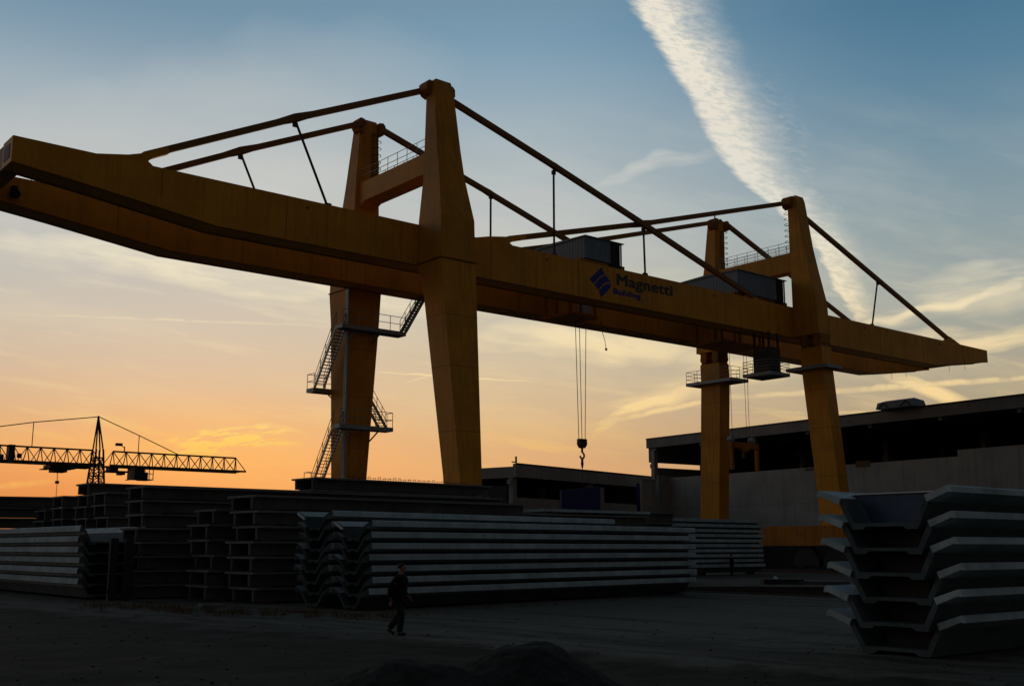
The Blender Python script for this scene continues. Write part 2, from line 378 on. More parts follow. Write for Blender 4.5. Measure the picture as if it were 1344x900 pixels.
# --- stair tower round the rear left leg
def platform(x0,x1,y0,y1,z,open_=(),parent=None,rail=True,gl=M['galv'],rls=(1,.5)):
    p=MB(); p.box(x0,x1,y0,y1,z-.05,z)
    for (a,b,c,d) in ((x0,x1,y0,y0+.08),(x0,x1,y1-.08,y1),(x0,x0+.08,y0+.08,y1-.08),(x1-.08,x1,y0+.08,y1-.08)): p.box(a,b,c,d,z-.3,z-.052)
    o=p.build('platform',gl,parent or crane)
    if rail:
        r=MB()
        if 'y0' not in open_: railing(r,(x0+.04,y0+.04,z),(x1-.04,y0+.04,z),1.1,rails=rls)
        if 'y1' not in open_: railing(r,(x0+.04,y1-.04,z),(x1-.04,y1-.04,z),1.1,rails=rls)
        if 'x0' not in open_: railing(r,(x0+.04,y0+.04,z),(x0+.04,y1-.04,z),1.1,rails=rls)
        if 'x1' not in open_: railing(r,(x1-.04,y0+.04,z),(x1-.04,y1-.04,z),1.1,rails=rls)
        r.build('railing',gl,o)
    return o
def flight(p0,p1,w,wdir,parent=None):
    p0=Vector(p0);p1=Vector(p1);wd=Vector(wdir)*w; b=MB()
    for q in (Vector((0,0,0)),wd): b.bar(p0+q,p1+q,.06,.24)
    n=max(4,int(abs(p1.z-p0.z)/.22))
    hd=Vector((p1.x-p0.x,p1.y-p0.y,0)).normalized()*.14
    for i in range(1,n):
        c=p0.lerp(p1,i/n); b.loft([[c-hd,c+hd,c+hd+Vector((0,0,.03)),c-hd+Vector((0,0,.03))],[c-hd+wd,c+hd+wd,c+hd+wd+Vector((0,0,.03)),c-hd+wd+Vector((0,0,.03))]])
    o=b.build('stair_flight',M['galv'],parent or crane)
    r=MB()
    for q in (Vector((0,0,0)),wd):
        for k in (.5,1.0): r.tube(p0+q+Vector((0,0,1.05*k)),p1+q+Vector((0,0,1.05*k)),.025,5)
        for i in range(5):
            c=p0.lerp(p1,i/4)+q; r.tube(c,c+Vector((0,0,1.05)),.025,5)
    r.build('stair_railing',M['galv'],o)
stair=MB()
for z0,z1 in ((4.2,21.2),): stair.box(41.95,42.1,70.05,70.2,z0,z1); stair.box(41.95,42.1,70.25,70.4,z0,z1)
st=stair.build('stair_post',M['galv'],crane)
platform(41.0,46.6,69.2,70.3,18.3,('x1','y1','x0'))
platform(41.0,45.6,69.2,70.3,10.95,('y1','x0'))
platform(41.05,45.9,73.2,74.3,14.0,('y0',))
platform(41.05,45.9,73.2,74.3,6.6,('y0',))
flight((41.15,73.2,14.0),(41.15,70.3,18.3),.75,(1,0,0))
flight((45.05,70.3,10.95),(45.05,73.2,14.0),.7,(1,0,0))
flight((41.15,73.2,6.6),(41.15,70.3,10.95),.75,(1,0,0))
flight((46.6,69.3,18.3),(48.4,69.3,21.3),.75,(0,1,0))
bk=MB()
for z,y in ((18.0,69.3),(10.65,69.3)): 
    for x in (42.3,44.4): bk.bar((x,y,z),(x,70.6,z-.7),.08,.08)
for z in (13.7,6.3):
    for x in (42.9,44.2): bk.bar((x,74.2,z),(x,73.0,z-.7),.08,.08)
bk.build('platform_bracket',M['galv'],crane)
# platforms on the hinged legs
for ya,yb,xa,xb in ((68.2,74.0,83.6,86.2),(57.5,61.9,83.7,86.1)):
    platform(xa,xb,ya,yb,18.35,(),rls=(1,.66,.33) if ya>60 else (1,.66,.33),rail=ya>60)
# caged ladders on masts
def ladder(parent,x,y,z0,z1,ny):
    b=MB()
    for dx in (-.22,.22): b.tube((x+dx,y,z0),(x+dx,y,z1),.03,5)
    z=z0
    while z<z1: b.tube((x-.22,y,z),(x+.22,y,z),.018,5); z+=.3
    z=z0+.6
    while z<z1:
        pts=[(x+.36*math.cos(t),y+ny*(.05+.55*math.sin(t)),z) for t in [math.pi*i/6 for i in range(7)]]
        b.path(pts,.03,4); z+=.55
    b.build('caged_ladder',M['rust'],parent)
ladder(mFR,84.9,61.55,29.5,34.0,1); ladder(mRL,44.0,70.05,29.7,33.8,-1); ladder(mRR,85.3,70.1,29.5,33.6,-1)
# festoon cable under front right
cb=MB()
for i in range(14):
    a=(50+i*2.1,68.3,21.1); b_=(52.1+i*2.1,68.3,21.1); m_=((a[0]+b_[0])/2,68.3,20.75)
    cb.path([a,m_,b_],.03,4)
cb.build('festoon_cable',M['dark'],gR)
# ------------------------------------------------------------------ trolleys on the girders
def trolley(X0,X1,label,cab):
    t=empty('crane_trolley',((X0+X1)/2,YC,24.2),label,'crane trolley','trolleys on the crane girders')
    Y0,Y1=61.65,69.3; zt=26.35 if not cab else 26.6
    fr=MB(); 
    for y in (62.0,69.2): fr.box(X0-.4,X1+.5,y-.2,y+.2,24.26,24.6)
    for x in (X0+.3,X1-.6): fr.box(x,x+.4,62.25,68.95,24.26,24.56)
    fr.box(X0+.6,X1-.2,64.3,67.4,20.6,20.8)
    for x in (X0+.8,(X0+X1)/2,X1-.4): 
        for y in (64.4,67.3): fr.box(x-.1,x+.1,y-.08,y+.08,20.8,24.4)
    fr.build('trolley_frame',M['yellow2'],t)
    Xw=X1-1.25
    h=MB()
    # corrugated sheet walls
    def corr(pa,pb,z0,z1,n):
        pa=Vector(pa);pb=Vector(pb);d=(pb-pa);nn=Vector((d.y,-d.x,0)).normalized(); pts=[]
        for i in range(n*4+1):
            k=i%4; off=.0 if k in(0,1) else .015; pts.append(pa.lerp(pb,i/(n*4))+nn*off)
        vs=[(p.x,p.y,z0) for p in pts]+[(p.x,p.y,z1) for p in pts]; m_=len(pts)
        h.add(vs,[(i,i+1,m_+i+1,m_+i) for i in range(m_-1)])
    corr((X0,Y1,0),(X0,Y0,0),24.6,zt,22); corr((X0,Y0,0),(Xw,Y0,0),24.6,zt,9 if not cab else 15); corr((Xw,Y1,0),(X0,Y1,0),24.6,zt,10); 
    h.build('machine_house',M['house'],t)
    MB().box(X0+.1,Xw,Y0+.1,Y1-.1,24.58,24.62).build('floor_plate',M['dark'],t)
    MB().box(Xw,Xw+.08,Y0+.02,Y1-.02,24.3,zt-.02).build('partition',M['dark'],t)
    lo=MB().box(Xw+.09,X1-.05,Y0+.1,Y1-.1,24.3,zt-.02)  # solid dark box fills the open bay in place of its shade
    for k in range(9): lo.box(Xw+.12,X1-.1,Y0+.06,Y0+.099,24.5+k*.2,24.60+k*.2)
    lo.build('louvre_bay_shade',M['dark'],t)
    for y in (Y0+.03,Y1-.03): MB().box(X1-.045,X1+.04,y-.05,y+.05,24.3,zt-.02).build('corner_post',M['house'],t)
    MB().loft([[(X0-.12,Y0-.15,zt+.003),(X1+.22,Y0-.15,zt+.003),(X1+.22,Y0-.15,zt+.06),(X0-.12,Y0-.15,zt+.06)],
               [(X0-.12,(Y0+Y1)/2,zt+.003),(X1+.22,(Y0+Y1)/2,zt+.003),(X1+.22,(Y0+Y1)/2,zt+.2),(X0-.12,(Y0+Y1)/2,zt+.2)],
               [(X0-.12,Y1+.15,zt+.003),(X1+.22,Y1+.15,zt+.003),(X1+.22,Y1+.15,zt+.06),(X0-.12,Y1+.15,zt+.06)]]).build('roof',M['house'],t)
    if cab:
        c=MB(); c.box(79.85,81.4,60.7,62.6,17.6,19.9); cbn=c.build('operator_cab',M['rust'],t,bevel=.04)
        MB().box(79.82,79.845,60.85,62.45,18.4,19.5).build('cab_window',M['dark'],cbn)
        for x in (79.98,81.25):
            for y in (60.85,62.45): MB().box(x-.08,x+.08,y-.08,y+.08,19.91,21.25).build('cab_hanger',M['rust'],t)
        platform(79.2,82.0,60.2,63.3,17.55,(),t,rls=(1,.75,.5,.25))
    return t
T1=trolley(58.3,62.3,'blue-grey machine house trolley on the girders above the blue emblem','')
T2=trolley(77.0,83.7,'blue-grey machine house trolley with hanging cab beside the right crane leg',1)
# hook block 1
hk=empty('crane_hook',(61.6,YC,10.5),'crane hook and pulley block on thin ropes hanging below mid girder','crane hook')
for x,xt in ((61.25,61.0),(61.6,61.45),(61.95,62.2)):
    MB().tube((xt,YC,20.5),(x,YC,10.85),.028,6).build('rope',M['rope'],hk)
b=MB(); b.prism_xz([(61.2,10.85),(62.0,10.85),(62.02,10.4),(61.8,10.1),(61.4,10.1),(61.18,10.4)],65.6,66.0); b.build('pulley_block',M['rust'],hk,bevel=.03)
b=MB(); b.tube((61.6,YC,10.1),(61.6,YC,9.75),.09,8)
pts=[(61.6+.22*math.sin(t),YC,9.5+.24*math.cos(t)) for t in [0.2+4.4*i/12 for i in range(13)]]
b.path(pts,.075,8); b.build('hook',M['rust'],hk,smooth=True)
b=MB(); b.tube((61.6,YC,9.28),(61.6,YC,8.9),.1,8); b.tube((61.6,YC,8.9),(61.6,YC,8.5),.13,8,.06); b.tube((61.6,YC,8.5),(61.6,YC,6.2),.03,6); b.build('sling',M['rope'],hk)
b=MB(); b.path([(62.6,64.4,20.5),(62.7,64.4,19.6),(63.0,64.4,18.9),(63.1,64.4,18.3)],.025,5); b.box(63.05,63.2,64.35,64.45,18.1,18.3); b.build('loose_cable',M['rope'],T1)
# lifting beam 2
lb=empty('lifting_beam',(82.1,YC,11.3),'orange spreader beam hanging on ropes in front of the dark hall','lifting beam')
for xa,xb in ((80.5,80.5),(82.6,82.55),(83.0,83.0)):
    MB().tube((xb,YC,20.4),(xa,YC,11.75),.022,6).build('rope',M['rope'],lb)
b=MB(); b.prism_xz([(80.1,11.2),(81.4,11.2),(82.1,10.8),(82.8,11.2),(84.1,11.2),(84.1,11.75),(80.1,11.75)],65.6,66.0); b.build('spreader',M['yellow2'],lb,bevel=.02)
for x in (80.15,83.8): MB().box(x,x+.3,65.65,65.95,9.2,11.19).build('clamp_arm',M['yellow2'],lb)
for x in (80.3,83.3): MB().tube((x,65.55,12.0),(x,66.05,12.0),.28,12).build('sheave',M['galv'],lb)
MB().box(81.9,82.3,65.7,65.9,10.3,10.79).build('clamp_hook',M['rust'],lb)
# ------------------------------------------------------------------ precast elements
ORD=['lowest','second','third','fourth','fifth','sixth','seventh','eighth','ninth','tenth','eleventh']
def wing_proto(L,W,h,mt,lipmat=None,style='V',lt=.24):
    k=W/2.9; q=h/.82
    t=empty('wing_panel',(0,0,0),world=False)
    lt=lt/q
    if style=='V': bw,x1,x3,z1,zt_=.72,.97,1.50,.50,.84
    elif style=='W': bw,x1,x3,z1,zt_=.42,.86,1.45,.46,.84
    else: bw,x1,x3,z1,zt_=1.0,1.22,1.48,.42,.84
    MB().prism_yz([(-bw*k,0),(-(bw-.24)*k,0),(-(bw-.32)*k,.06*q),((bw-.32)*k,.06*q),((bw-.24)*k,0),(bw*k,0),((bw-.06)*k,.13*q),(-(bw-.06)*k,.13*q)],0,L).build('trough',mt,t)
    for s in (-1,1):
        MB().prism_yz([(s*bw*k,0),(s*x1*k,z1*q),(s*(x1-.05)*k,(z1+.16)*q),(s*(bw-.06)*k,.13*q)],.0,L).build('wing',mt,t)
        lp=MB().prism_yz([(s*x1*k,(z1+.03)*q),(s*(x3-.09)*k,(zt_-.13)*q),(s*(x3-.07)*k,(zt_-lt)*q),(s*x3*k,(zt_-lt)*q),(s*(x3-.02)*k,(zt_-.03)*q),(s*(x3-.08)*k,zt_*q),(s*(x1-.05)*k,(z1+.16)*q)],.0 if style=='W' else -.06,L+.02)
        if style!='V': lp.mi[-2:]=[1,1]  # end faces of the lip take the darker material
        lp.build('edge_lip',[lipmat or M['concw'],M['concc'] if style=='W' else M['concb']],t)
    return t
def stack_wing(ox,oy,ang,L,W,h,n,pitch,where,group,mt=None,z0=.16,jit=.18,top=None,drop=(),style='V',lt=.24):
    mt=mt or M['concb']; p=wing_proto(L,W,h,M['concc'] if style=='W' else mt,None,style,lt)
    k=W/2.9
    bp=MB()
    for x in (.6,L*.5,L-.9): MB().box(x,x+.25,-.5*k,.5*k,-(pitch-.13*h/.82)+.0,-.002).build('bearing_block',M['dark'],p)  # blocks coloured dark to stand in for the shade between panels
    out=[]
    for i in range(n):
        t=p if i==0 else copy_tree(p); out.append(t)
        dx=random.uniform(-jit,jit); dy=random.uniform(-.07,.07)
        c,s=math.cos(ang),math.sin(ang)
        t.location=(ox+dx*c-dy*s,oy+dx*s+dy*c,z0+i*pitch); t.rotation_euler=(0,0,ang+random.uniform(-.0035,.0035))
        o=ORD[i] if i<n-1 else 'topmost'
        tag(t,f'{o} wing-shaped concrete panel of the {where}','concrete panel',group)
    # lowest stands on squat blocks
    return out
def tee_proto(L,W,h):
    t=empty('double_tee',(0,0,0),world=False)
    MB().box(0,L,-W/2,W/2,h-.09,h).build('slab',M['conc'],t)
    for y in (-.78,.78):
        y*=W/2.3
        MB().prism_yz([(y-.07,0),(y+.07,0),(y+.10,h-.091),(y-.10,h-.091)],0.04,L-.04).build('web',M['concd'],t)
    for x in (.8,L-1.1): MB().box(x,x+.12,-W*.42,W*.42,-.052,-.001).build('batten',M['wood'],t)
    return t
TC=[0]
def stack_tee(ox,oy,ang,L,W,n,pitch,where,z0=.08,jit=.15,h=None,keep=None):
    h=h or pitch-.055; p=tee_proto(L,W,h); out=[]
    c,s=math.cos(ang),math.sin(ang)
    for i in range(n):
        t=p if i==0 else copy_tree(p); out.append(t)
        dx=random.uniform(-jit,jit); yy=W/2+random.uniform(-.04,.04)
        t.location=(ox+dx*c-yy*s,oy+dx*s+yy*c,z0+i*pitch); t.rotation_euler=(0,0,ang)
        o=ORD[i] if i<n-1 else 'topmost'
        tag(t,f'{o} grey double-tee element of the {where}','precast element','double-tee elements stacked in the yard')
    return out
# main wing-panel stack
g0=ground(467,801); S1W=2.05; gE=ground(897,778); A1=math.atan2(gE.y-g0.y,gE.x-g0.x)
n_=Vector((-math.sin(A1),math.cos(A1),0))
c0=g0+n_*(S1W/2.9*.42)
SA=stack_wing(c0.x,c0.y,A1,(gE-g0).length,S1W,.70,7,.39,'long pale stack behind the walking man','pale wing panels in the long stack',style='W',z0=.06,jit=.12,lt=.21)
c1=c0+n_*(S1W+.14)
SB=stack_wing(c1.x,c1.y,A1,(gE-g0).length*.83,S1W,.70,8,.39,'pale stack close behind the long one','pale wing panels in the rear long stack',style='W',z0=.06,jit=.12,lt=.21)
g2=ground(1003,753); L2=15; A2=R(3); d2=Vector((math.cos(A2),math.sin(A2),0))
c2=g2-d2*L2+Vector((0,1.0,0))
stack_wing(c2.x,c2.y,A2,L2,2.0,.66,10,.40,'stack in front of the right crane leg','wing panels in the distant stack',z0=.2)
# left stack runs away along the rails
g3=ground(110,787)
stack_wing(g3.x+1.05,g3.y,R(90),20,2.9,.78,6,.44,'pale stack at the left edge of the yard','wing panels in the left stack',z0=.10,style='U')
for px,lab in ((142,'dark upright timber stake at the left panel stack end, nearer its pale corner'),(162,'dark upright timber stake at the left panel stack end, farther from the corner')):
    p=ground(px,788); b=MB().box(-.16,.16,-.1,.1,0,2.55); b.box(-.22,.22,-.14,-.101,.3,.5); o=b.build('timber_stake',M['dark']); o.location=(p.x,p.y-.25,0); tag(o,lab,'timber stake')
# near stack at the right
g4=ground(1177,861)
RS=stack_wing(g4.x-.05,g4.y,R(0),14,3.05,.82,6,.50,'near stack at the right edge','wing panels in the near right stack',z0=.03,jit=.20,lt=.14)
MB().prism_yz([(-.64,.14),(.64,.14),(.90,.62),(1.1,.74),(-1.1,.74),(-.90,.62)],.55,.60).build('end_sheet',M['bluesheet'],RS[-1])
tag(RS[-1],'topmost wing-shaped concrete panel of the near right stack, dark blue sheet across its trough')
MB().box(.50,.62,-1.12,1.12,.743,.77).build('sheet_rim',M['white'],RS[-1])
# white pieces added on the rims of the long stacks as their lit lip ends
def on_panel(panel,x,y,z,tilt,label):
    o=MB().box(-.16,.22,-.25,.25,0,.09).build('lit_lip_end',M['white'],bevel=.01)
    mw=Matrix.LocRotScale(panel.location,panel.rotation_euler,None)
    o.matrix_world=mw@Matrix.Translation((x,y,z))@Matrix.Rotation(tilt,4,'X'); tag(o,label,'block')
on_panel(SA[-1],.10,.80,.50,.50,'small white piece added as the lit lip end on the left rim of the long pale panel stack')
on_panel(SB[-1],.10,.80,.50,.50,'small white piece added as the lit lip end on the left rim of the rear pale panel stack')
# double tee stacks
P=ground(333,793)
stack_tee(P.x,P.y,R(2),14.5,2.35,7,.60,'open-ended stack left of the pale wing panels')
stack_tee(19.9,P.y+3.0,R(0),17,2.2,6,.62,'second row behind the open-ended stack')
stack_tee(18.5,47.6,0,20,2.2,8,.60,'tall stack in the middle of the left yard')
c4=stack_tee(20.5,57.4,0,18,2.2,8,.62,'far stack nearest the lattice crane tower')
stack_tee(20.6,60.7,0,18,2.2,9,.62,'highest far stack beneath the lattice crane')
stack_tee(20.7,65.0,0,18,2.2,8,.63,'far stack left of the highest one')
stack_tee(20.8,68.3,0,18,2.2,7,.62,'farthest low stack above the left panels')
Fb=stack_tee(29.7,52.6,R(3.5),12.6,2.4,9,.65,'stack standing before the left crane legs')
stack_tee(46.6,50.2,0,8.8,2.2,7,.63,'short stack right of the left crane leg')
Lr=Vector((math.cos(R(73)),math.sin(R(73)),0))*76
stack_tee(Lr.x-14,Lr.y+4.3,R(-17),15.5,2.2,8,.66,'long stack at the far left edge')
# wide slab with bright edge and its neighbour seen past the left leg
tag(MB().prism_yz([(0,0),(2.4,0),(2.4,.16),(0,.16)],0,8.6).build('concrete_slab',M['concw'],off=(0,0,0)),'long thin pale slab lying on the stacks right of the left crane leg','concrete slab').location=(41.6,47.6,4.18)
stack_tee(40.2,47.4,0,9.5,2.2,6,.67,'stack under the thin pale slab')
# timber battens / kerb line at the yard edge
pa=ground(880,775); pb=ground(1120,776)
tag(MB().bar((pa.x,pa.y,.12),(pb.x,pb.y,.12),.3,.24).build('timber_baulk',M['dark']),'long dark timber baulk lying on the ground before the right crane leg','timber')
pa=ground(1000,766); pb=ground(1052,766)
tag(MB().bar((pa.x,pa.y,.16),(pb.x,pb.y,.16),1.2,.3).build('steel_plate_pile',M['dark']),'low dark pile of plates on the ground left of the near right stack','plate pile')
pa=ground(1054,766); pb=ground(1110,767)
tag(MB().bar((pa.x,pa.y,.1),(pb.x,pb.y,.1),1.6,.2).build('concrete_slab',M['concd']),'flat grey slab on the ground between dark plates and right stack','concrete slab')
# ------------------------------------------------------------------ right hall
def local(o0,o1):
    d=(Vector(o1)-Vector(o0)); d.z=0; d.normalize(); return math.atan2(d.y,d.x)
H0=atz(848,576,15.5); H1=atz(1344,517,15.5)
ha=local(H0,H1)      # local +x runs toward the camera side, local -y... inward is +y rotated
hl=(H1-H0).length+40
hall=empty('precast_hall',(H0.x,H0.y,0),'long open-sided concrete hall with heavy flat roof behind the right crane legs','hall',rz=ha,world=False)
# local frame: x along facade, y = left of x (which is away from camera if d x up ...)
sgn=1 if (Vector((-math.sin(ha),math.cos(ha)))).dot(Vector((H0.x,H0.y)))>0 else -1
def hb(x0,x1,y0,y1,z0,z1): return MB().box(x0,x1,*sorted((sgn*y0,sgn*y1)),z0,z1)
D=26
rf=hb(0,hl,0,.35,14.35,15.5).build('roof_edge_beam',M['roofc'],hall)
hb(.0,hl,.352,D,15.1,15.48).build('roof_slab',M['roofc'],hall)
for k in range(0,12):
    x=1+k*(hl-2)/11; hb(x,x+.4,.36,D-.4,14.0,15.09).build('roof_beam',M['roofc'],hall)
hb(0,.35,.36,D,12.6,14.9).build('gable_beam',M['roofc'],hall)
hb(0,hl,D+.01,D+.3,14.35,15.5).build('roof_edge_beam',M['roofc'],hall)
hb(0,hl,-.06,-.002,15.42,15.56).build('roof_flashing',M['dark'],hall)
def column(x,y):
    c=MB()
    for b in ((x,x+.6,y,y+.6,0,14.3),(x-.25,x-.002,y+.05,y+.55,11.9,12.4),(x-.3,x-.002,y+.05,y+.55,13.6,14.1)): c.box(b[0],b[1],*sorted((sgn*b[2],sgn*b[3])),b[4],b[5])
    c.build('column',M['wall'],hall)
column(.36,.4)
for x in [12+i*12.2 for i in range(8)]: column(x,D*.55); column(x,D-1)
# walls as panels
x=1.0; wl=MB()
k=0
while x<hl-1:
    w=6.0; ztop=10.5 if x<40 else 11.1
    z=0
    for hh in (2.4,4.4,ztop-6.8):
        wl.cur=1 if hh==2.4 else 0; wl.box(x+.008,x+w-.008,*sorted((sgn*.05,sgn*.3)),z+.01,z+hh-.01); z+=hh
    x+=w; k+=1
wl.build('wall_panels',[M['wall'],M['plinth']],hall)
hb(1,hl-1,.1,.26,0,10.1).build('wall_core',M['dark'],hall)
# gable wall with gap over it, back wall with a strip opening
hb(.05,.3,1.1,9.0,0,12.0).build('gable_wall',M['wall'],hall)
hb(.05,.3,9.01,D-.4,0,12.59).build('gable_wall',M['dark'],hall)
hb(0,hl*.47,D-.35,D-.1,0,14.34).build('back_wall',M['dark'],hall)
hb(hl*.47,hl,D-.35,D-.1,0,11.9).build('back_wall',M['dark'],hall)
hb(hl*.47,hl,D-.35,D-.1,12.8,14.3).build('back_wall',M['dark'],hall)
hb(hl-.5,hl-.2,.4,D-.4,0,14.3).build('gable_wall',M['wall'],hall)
hb(0,hl,.4,D-.4,.01,.05).build('hall_floor',M['concd'],hall)
# stuff on wall top
b=hb(25,30,-.02,.5,10.2,10.42); b.box(31.5,33.2,*sorted((0,sgn*.6)),10.15,10.75); b.build('wall_top_planks',M['wood'],hall)
# rooftop skylight box
sk=atz(1182,530,15.9); 
sr=empty('roof_skylight',(0,0,0),'pale boxy skylight standing on the hall roof at the right','skylight',rz=ha,world=False)
sr.location=(sk.x,sk.y,15.48)
sr.scale=(.66,.66,.62)
sb=MB().loft([[(-3.2,-1.6,0),(3.2,-1.6,0),(3.2,1.6,0),(-3.2,1.6,0)],[(-3.0,-1.4,1.0),(3.0,-1.4,1.0),(3.0,1.4,1.0),(-3.0,1.4,1.0)],[(-2.4,-.1,1.4),(2.4,-.1,1.4),(2.4,.1,1.4),(-2.4,.1,1.4)]]).build('skylight_body',M['house'],sr)
b=MB()
for s_ in (-1,1):
    for xo in (-1.9,1.9): b.path([(xo-.9,s_*1.66,.05),(xo,s_*1.5,.95),(xo+.9,s_*1.66,.05)],.06,5)
b.build('skylight_brace',M['dark'],sr)
# ------------------------------------------------------------------ precast frame building in the middle
B0=atz(677,608,11.2); B1=atz(850,625,11.2); ba=local(B0,B1); bl=(B1-B0).length+6
fr=empty('precast_frame_building',(B0.x,B0.y,0),'low concrete frame building with pale roof beams between the crane legs','building',rz=ba,world=False)
def fb(x0,x1,y0,y1,z0,z1): return MB().box(x0,x1,y0,y1,z0,z1)
fb(0,bl,0,.4,9.75,11.2).build('roof_beam',M['wall'],fr)
fb(0,.4,.402,8.4,9.7,10.9).build('side_roof_beam',M['wall'],fr)
fb(.4,bl,.402,8.9,10.5,10.85).build('roof_slab',M['roofc'],fr)
fb(-.05,bl,-.06,-.002,11.12,11.28).build('roof_flashing',M['dark'],fr)
for i,x in enumerate((.1,bl*.45,bl-1)):
    for y in (.45,7.6):
        c=fb(x,x+.7,y,y+.6,0,9.745); c.box(x-.35,x-.002,y,y+.6,9.0,9.5); c.build('column',M['wall'],fr)
MB().box(.2,.35,.1,.25,11.28,12.0).box(-.5,.2,.1,.2,11.3,11.42).build('roof_post',M['dark'],fr)
fb(.9,bl-.2,.6,.85,0,7.6).build('wall_panel',M['wall'],fr)
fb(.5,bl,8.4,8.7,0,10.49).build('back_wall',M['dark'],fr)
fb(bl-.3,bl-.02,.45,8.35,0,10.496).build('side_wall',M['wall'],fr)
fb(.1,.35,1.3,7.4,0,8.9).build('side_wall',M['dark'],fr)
# blue hoarding in front of it
a=aty(737,668,84); c=aty(788,668,84)
bx=empty('blue_hoarding',(a.x,84,0),'wide dark blue hoarding in front of the low frame building','hoarding')
z0_=aty(737,643,84).z; z1_=aty(788,638,84).z
MB().prism_xz([(a.x,.2),(c.x,.2),(c.x,z1_),(a.x,z0_)],84,84.12).build('hoarding_sheet',M['blue'],bx)
n=5
for i in range(n+1): MB().box(a.x+i*(c.x-a.x-.1)/n,a.x+i*(c.x-a.x-.1)/n+.1,84.125,84.25,0,z0_-.1).build('hoarding_post',M['dark'],bx)
MB().box(c.x+.01,c.x+.6,84.0,84.3,0,z1_-.1).build('end_pillar',M['wall'],bx)
a=aty(838,668,92); 
pb_=empty('blue_hoarding',(a.x,92,0),'narrow upright blue panel at the corner of the pale wall','hoarding')
MB().box(a.x,a.x+.6,92,92.3,0,aty(838,634,92).z).build('panel_sheet',M['blue'],pb_)
# pale plain low building between (closed wall right of the frame building)
a=aty(844,690,90); c=aty(862,690,90)
lw=empty('wall_block',(a.x,90,0),'pale concrete wall block at the left foot of the open-sided hall','wall')
MB().box(a.x,c.x,90,90.4,0,aty(850,630,90).z).build('wall_slab',M['wall'],lw)
MB().box(a.x-.05,c.x+.05,89.95,90.45,aty(850,630,90).z+.003,aty(850,630,90).z+.12).build('coping',M['roofc'],lw)
a=aty(866,690,92); c=aty(945,690,92)
lw=empty('panel_wall',(a.x,92,0),'pale panelled concrete wall left of the slim crane leg','wall')
b=MB(); n=6; zt=aty(890,625,92).z
for i in range(n):
    w=(c.x-a.x)/n; b.box(a.x+i*w+.02,a.x+(i+1)*w-.02,92,92.3,0,zt)
b.build('wall_panels',M['wall'],lw)
MB().box(a.x+.1,c.x-.1,92.05,92.25,0,zt-.05).build('wall_core',M['dark'],lw)
# ------------------------------------------------------------------ distant lattice gantry crane
lc=empty('lattice_crane',(43,124.5,0),'distant lattice gantry crane with peaked mast silhouetted against the orange sky','lattice crane')
def truss(x0,x1,ztop=12.8,zb=11.15,ya=123.2,yb=125.8,bay=1.42,taper=False):
    b=MB(); ym=(ya+yb)/2; n=max(2,round((x1-x0)/bay)); d=(x1-x0)/n
    b.box(x0,x1,ya-.09,ya+.09,zb-.12,zb+.10); b.box(x0,x1,yb-.09,yb+.09,zb-.12,zb+.10)
    b.box(x0+d/2,x1-d/2,ym-.08,ym+.08,ztop-.1,ztop+.08)
    for i in range(n):
        xa=x0+i*d; xm=xa+d/2; xb=xa+d
        for y in (ya,yb):
            b.tube((xa,y,zb),(xm,ym,ztop),.055,4); b.tube((xm,ym,ztop),(xb,y,zb),.055,4)
        b.tube((xa,ya,zb),(xb,yb,zb),.04,4); b.tube((xb,ya,zb),(xb,yb,zb),.04,4)
    return b
truss(14,43.2).build('jib',M['rust'],lc); truss(44.0,60.3).build('jib',M['rust'],lc)
b=MB()
tw=[(42.2,123.4),(43.9,123.4),(43.9,125.8),(42.2,125.8)]; wd=1.0
for x,y in tw:
    dx=(x-43.1)*.45; dy=(y-124.6)*.3
    b.tube((x+dx,y+dy,0),(43.1+(x-43.1)*.45,124.6+(y-124.6)*.5,12.9),.11,6)
for z in range(0,12,1):
    f=z/12.9; 
    def cn(i,zz):
        x,y=tw[i]; ax,ay=x+(x-43.1)*.45,y+(y-124.6)*.3; bx_,by=43.1+(x-43.1)*.45,124.6+(y-124.6)*.5; k=zz/12.9
        return (ax+(bx_-ax)*k,ay+(by-ay)*k,zz)
    for i in range(4):
        j=(i+1)%4; b.tube(cn(i,z),cn(j,z+1),.05,4); b.tube(cn(j,z),cn(i,z+1),.05,4); b.tube(cn(i,z+1),cn(j,z+1),.05,4)
b.build('tower',M['rust'],lc)
b=MB()
for x,y in ((42.7,124.1),(43.5,124.1),(43.5,125.1),(42.7,125.1)): b.tube((x,y,12.8),(42.9,124.6,16.65),.09,5)
b.build('mast',M['rust'],lc)
for pts in ([(42.9,16.55),(36.0,15.45),(25,13.2)],[(42.9,16.55),(47.6,14.75),(52.3,12.85)]):
    b=MB(); b.path([(x,124.5,z) for x,z in pts],.055,5); b.build('stay_cable',M['rust'],lc)
for x,z in ((36.0,15.45),(47.6,14.75)): MB().tube((x,124.5,z),(x,124.5,12.85),.05,5).build('hanger_rod',M['rust'],lc)
ct=MB(); ct.box(37.7,40.4,123.3,125.7,10.55,10.95); ct.box(38.2,39.6,123.6,125.4,10.2,10.55); ct.box(40.4,42.0,124,125,10.7,10.9); ct.box(37.2,37.9,123.5,125.4,10.45,10.55)
ct.build('trolley',M['dark'],lc)
b=MB(); b.tube((38.85,124.5,10.2),(38.9,124.5,9.3),.04,5); b.tube((38.9,124.5,9.3),(38.9,124.5,9.0),.22,8); b.tube((38.9,124.5,9.0),(38.9,124.5,6),.03,5); b.build('hook_block',M['dark'],lc)
c_=MB(); c_.box(46.9,48.0,123.3,125.6,9.75,11.1); c_.box(48.0,49.1,123.3,125.6,9.7,9.8); c_.box(46.7,47,123.3,125.6,9.7,9.78)
for x in (48.1,48.6,49.05): c_.tube((x,123.4,9.8),(x,123.4,11.05),.05,4)
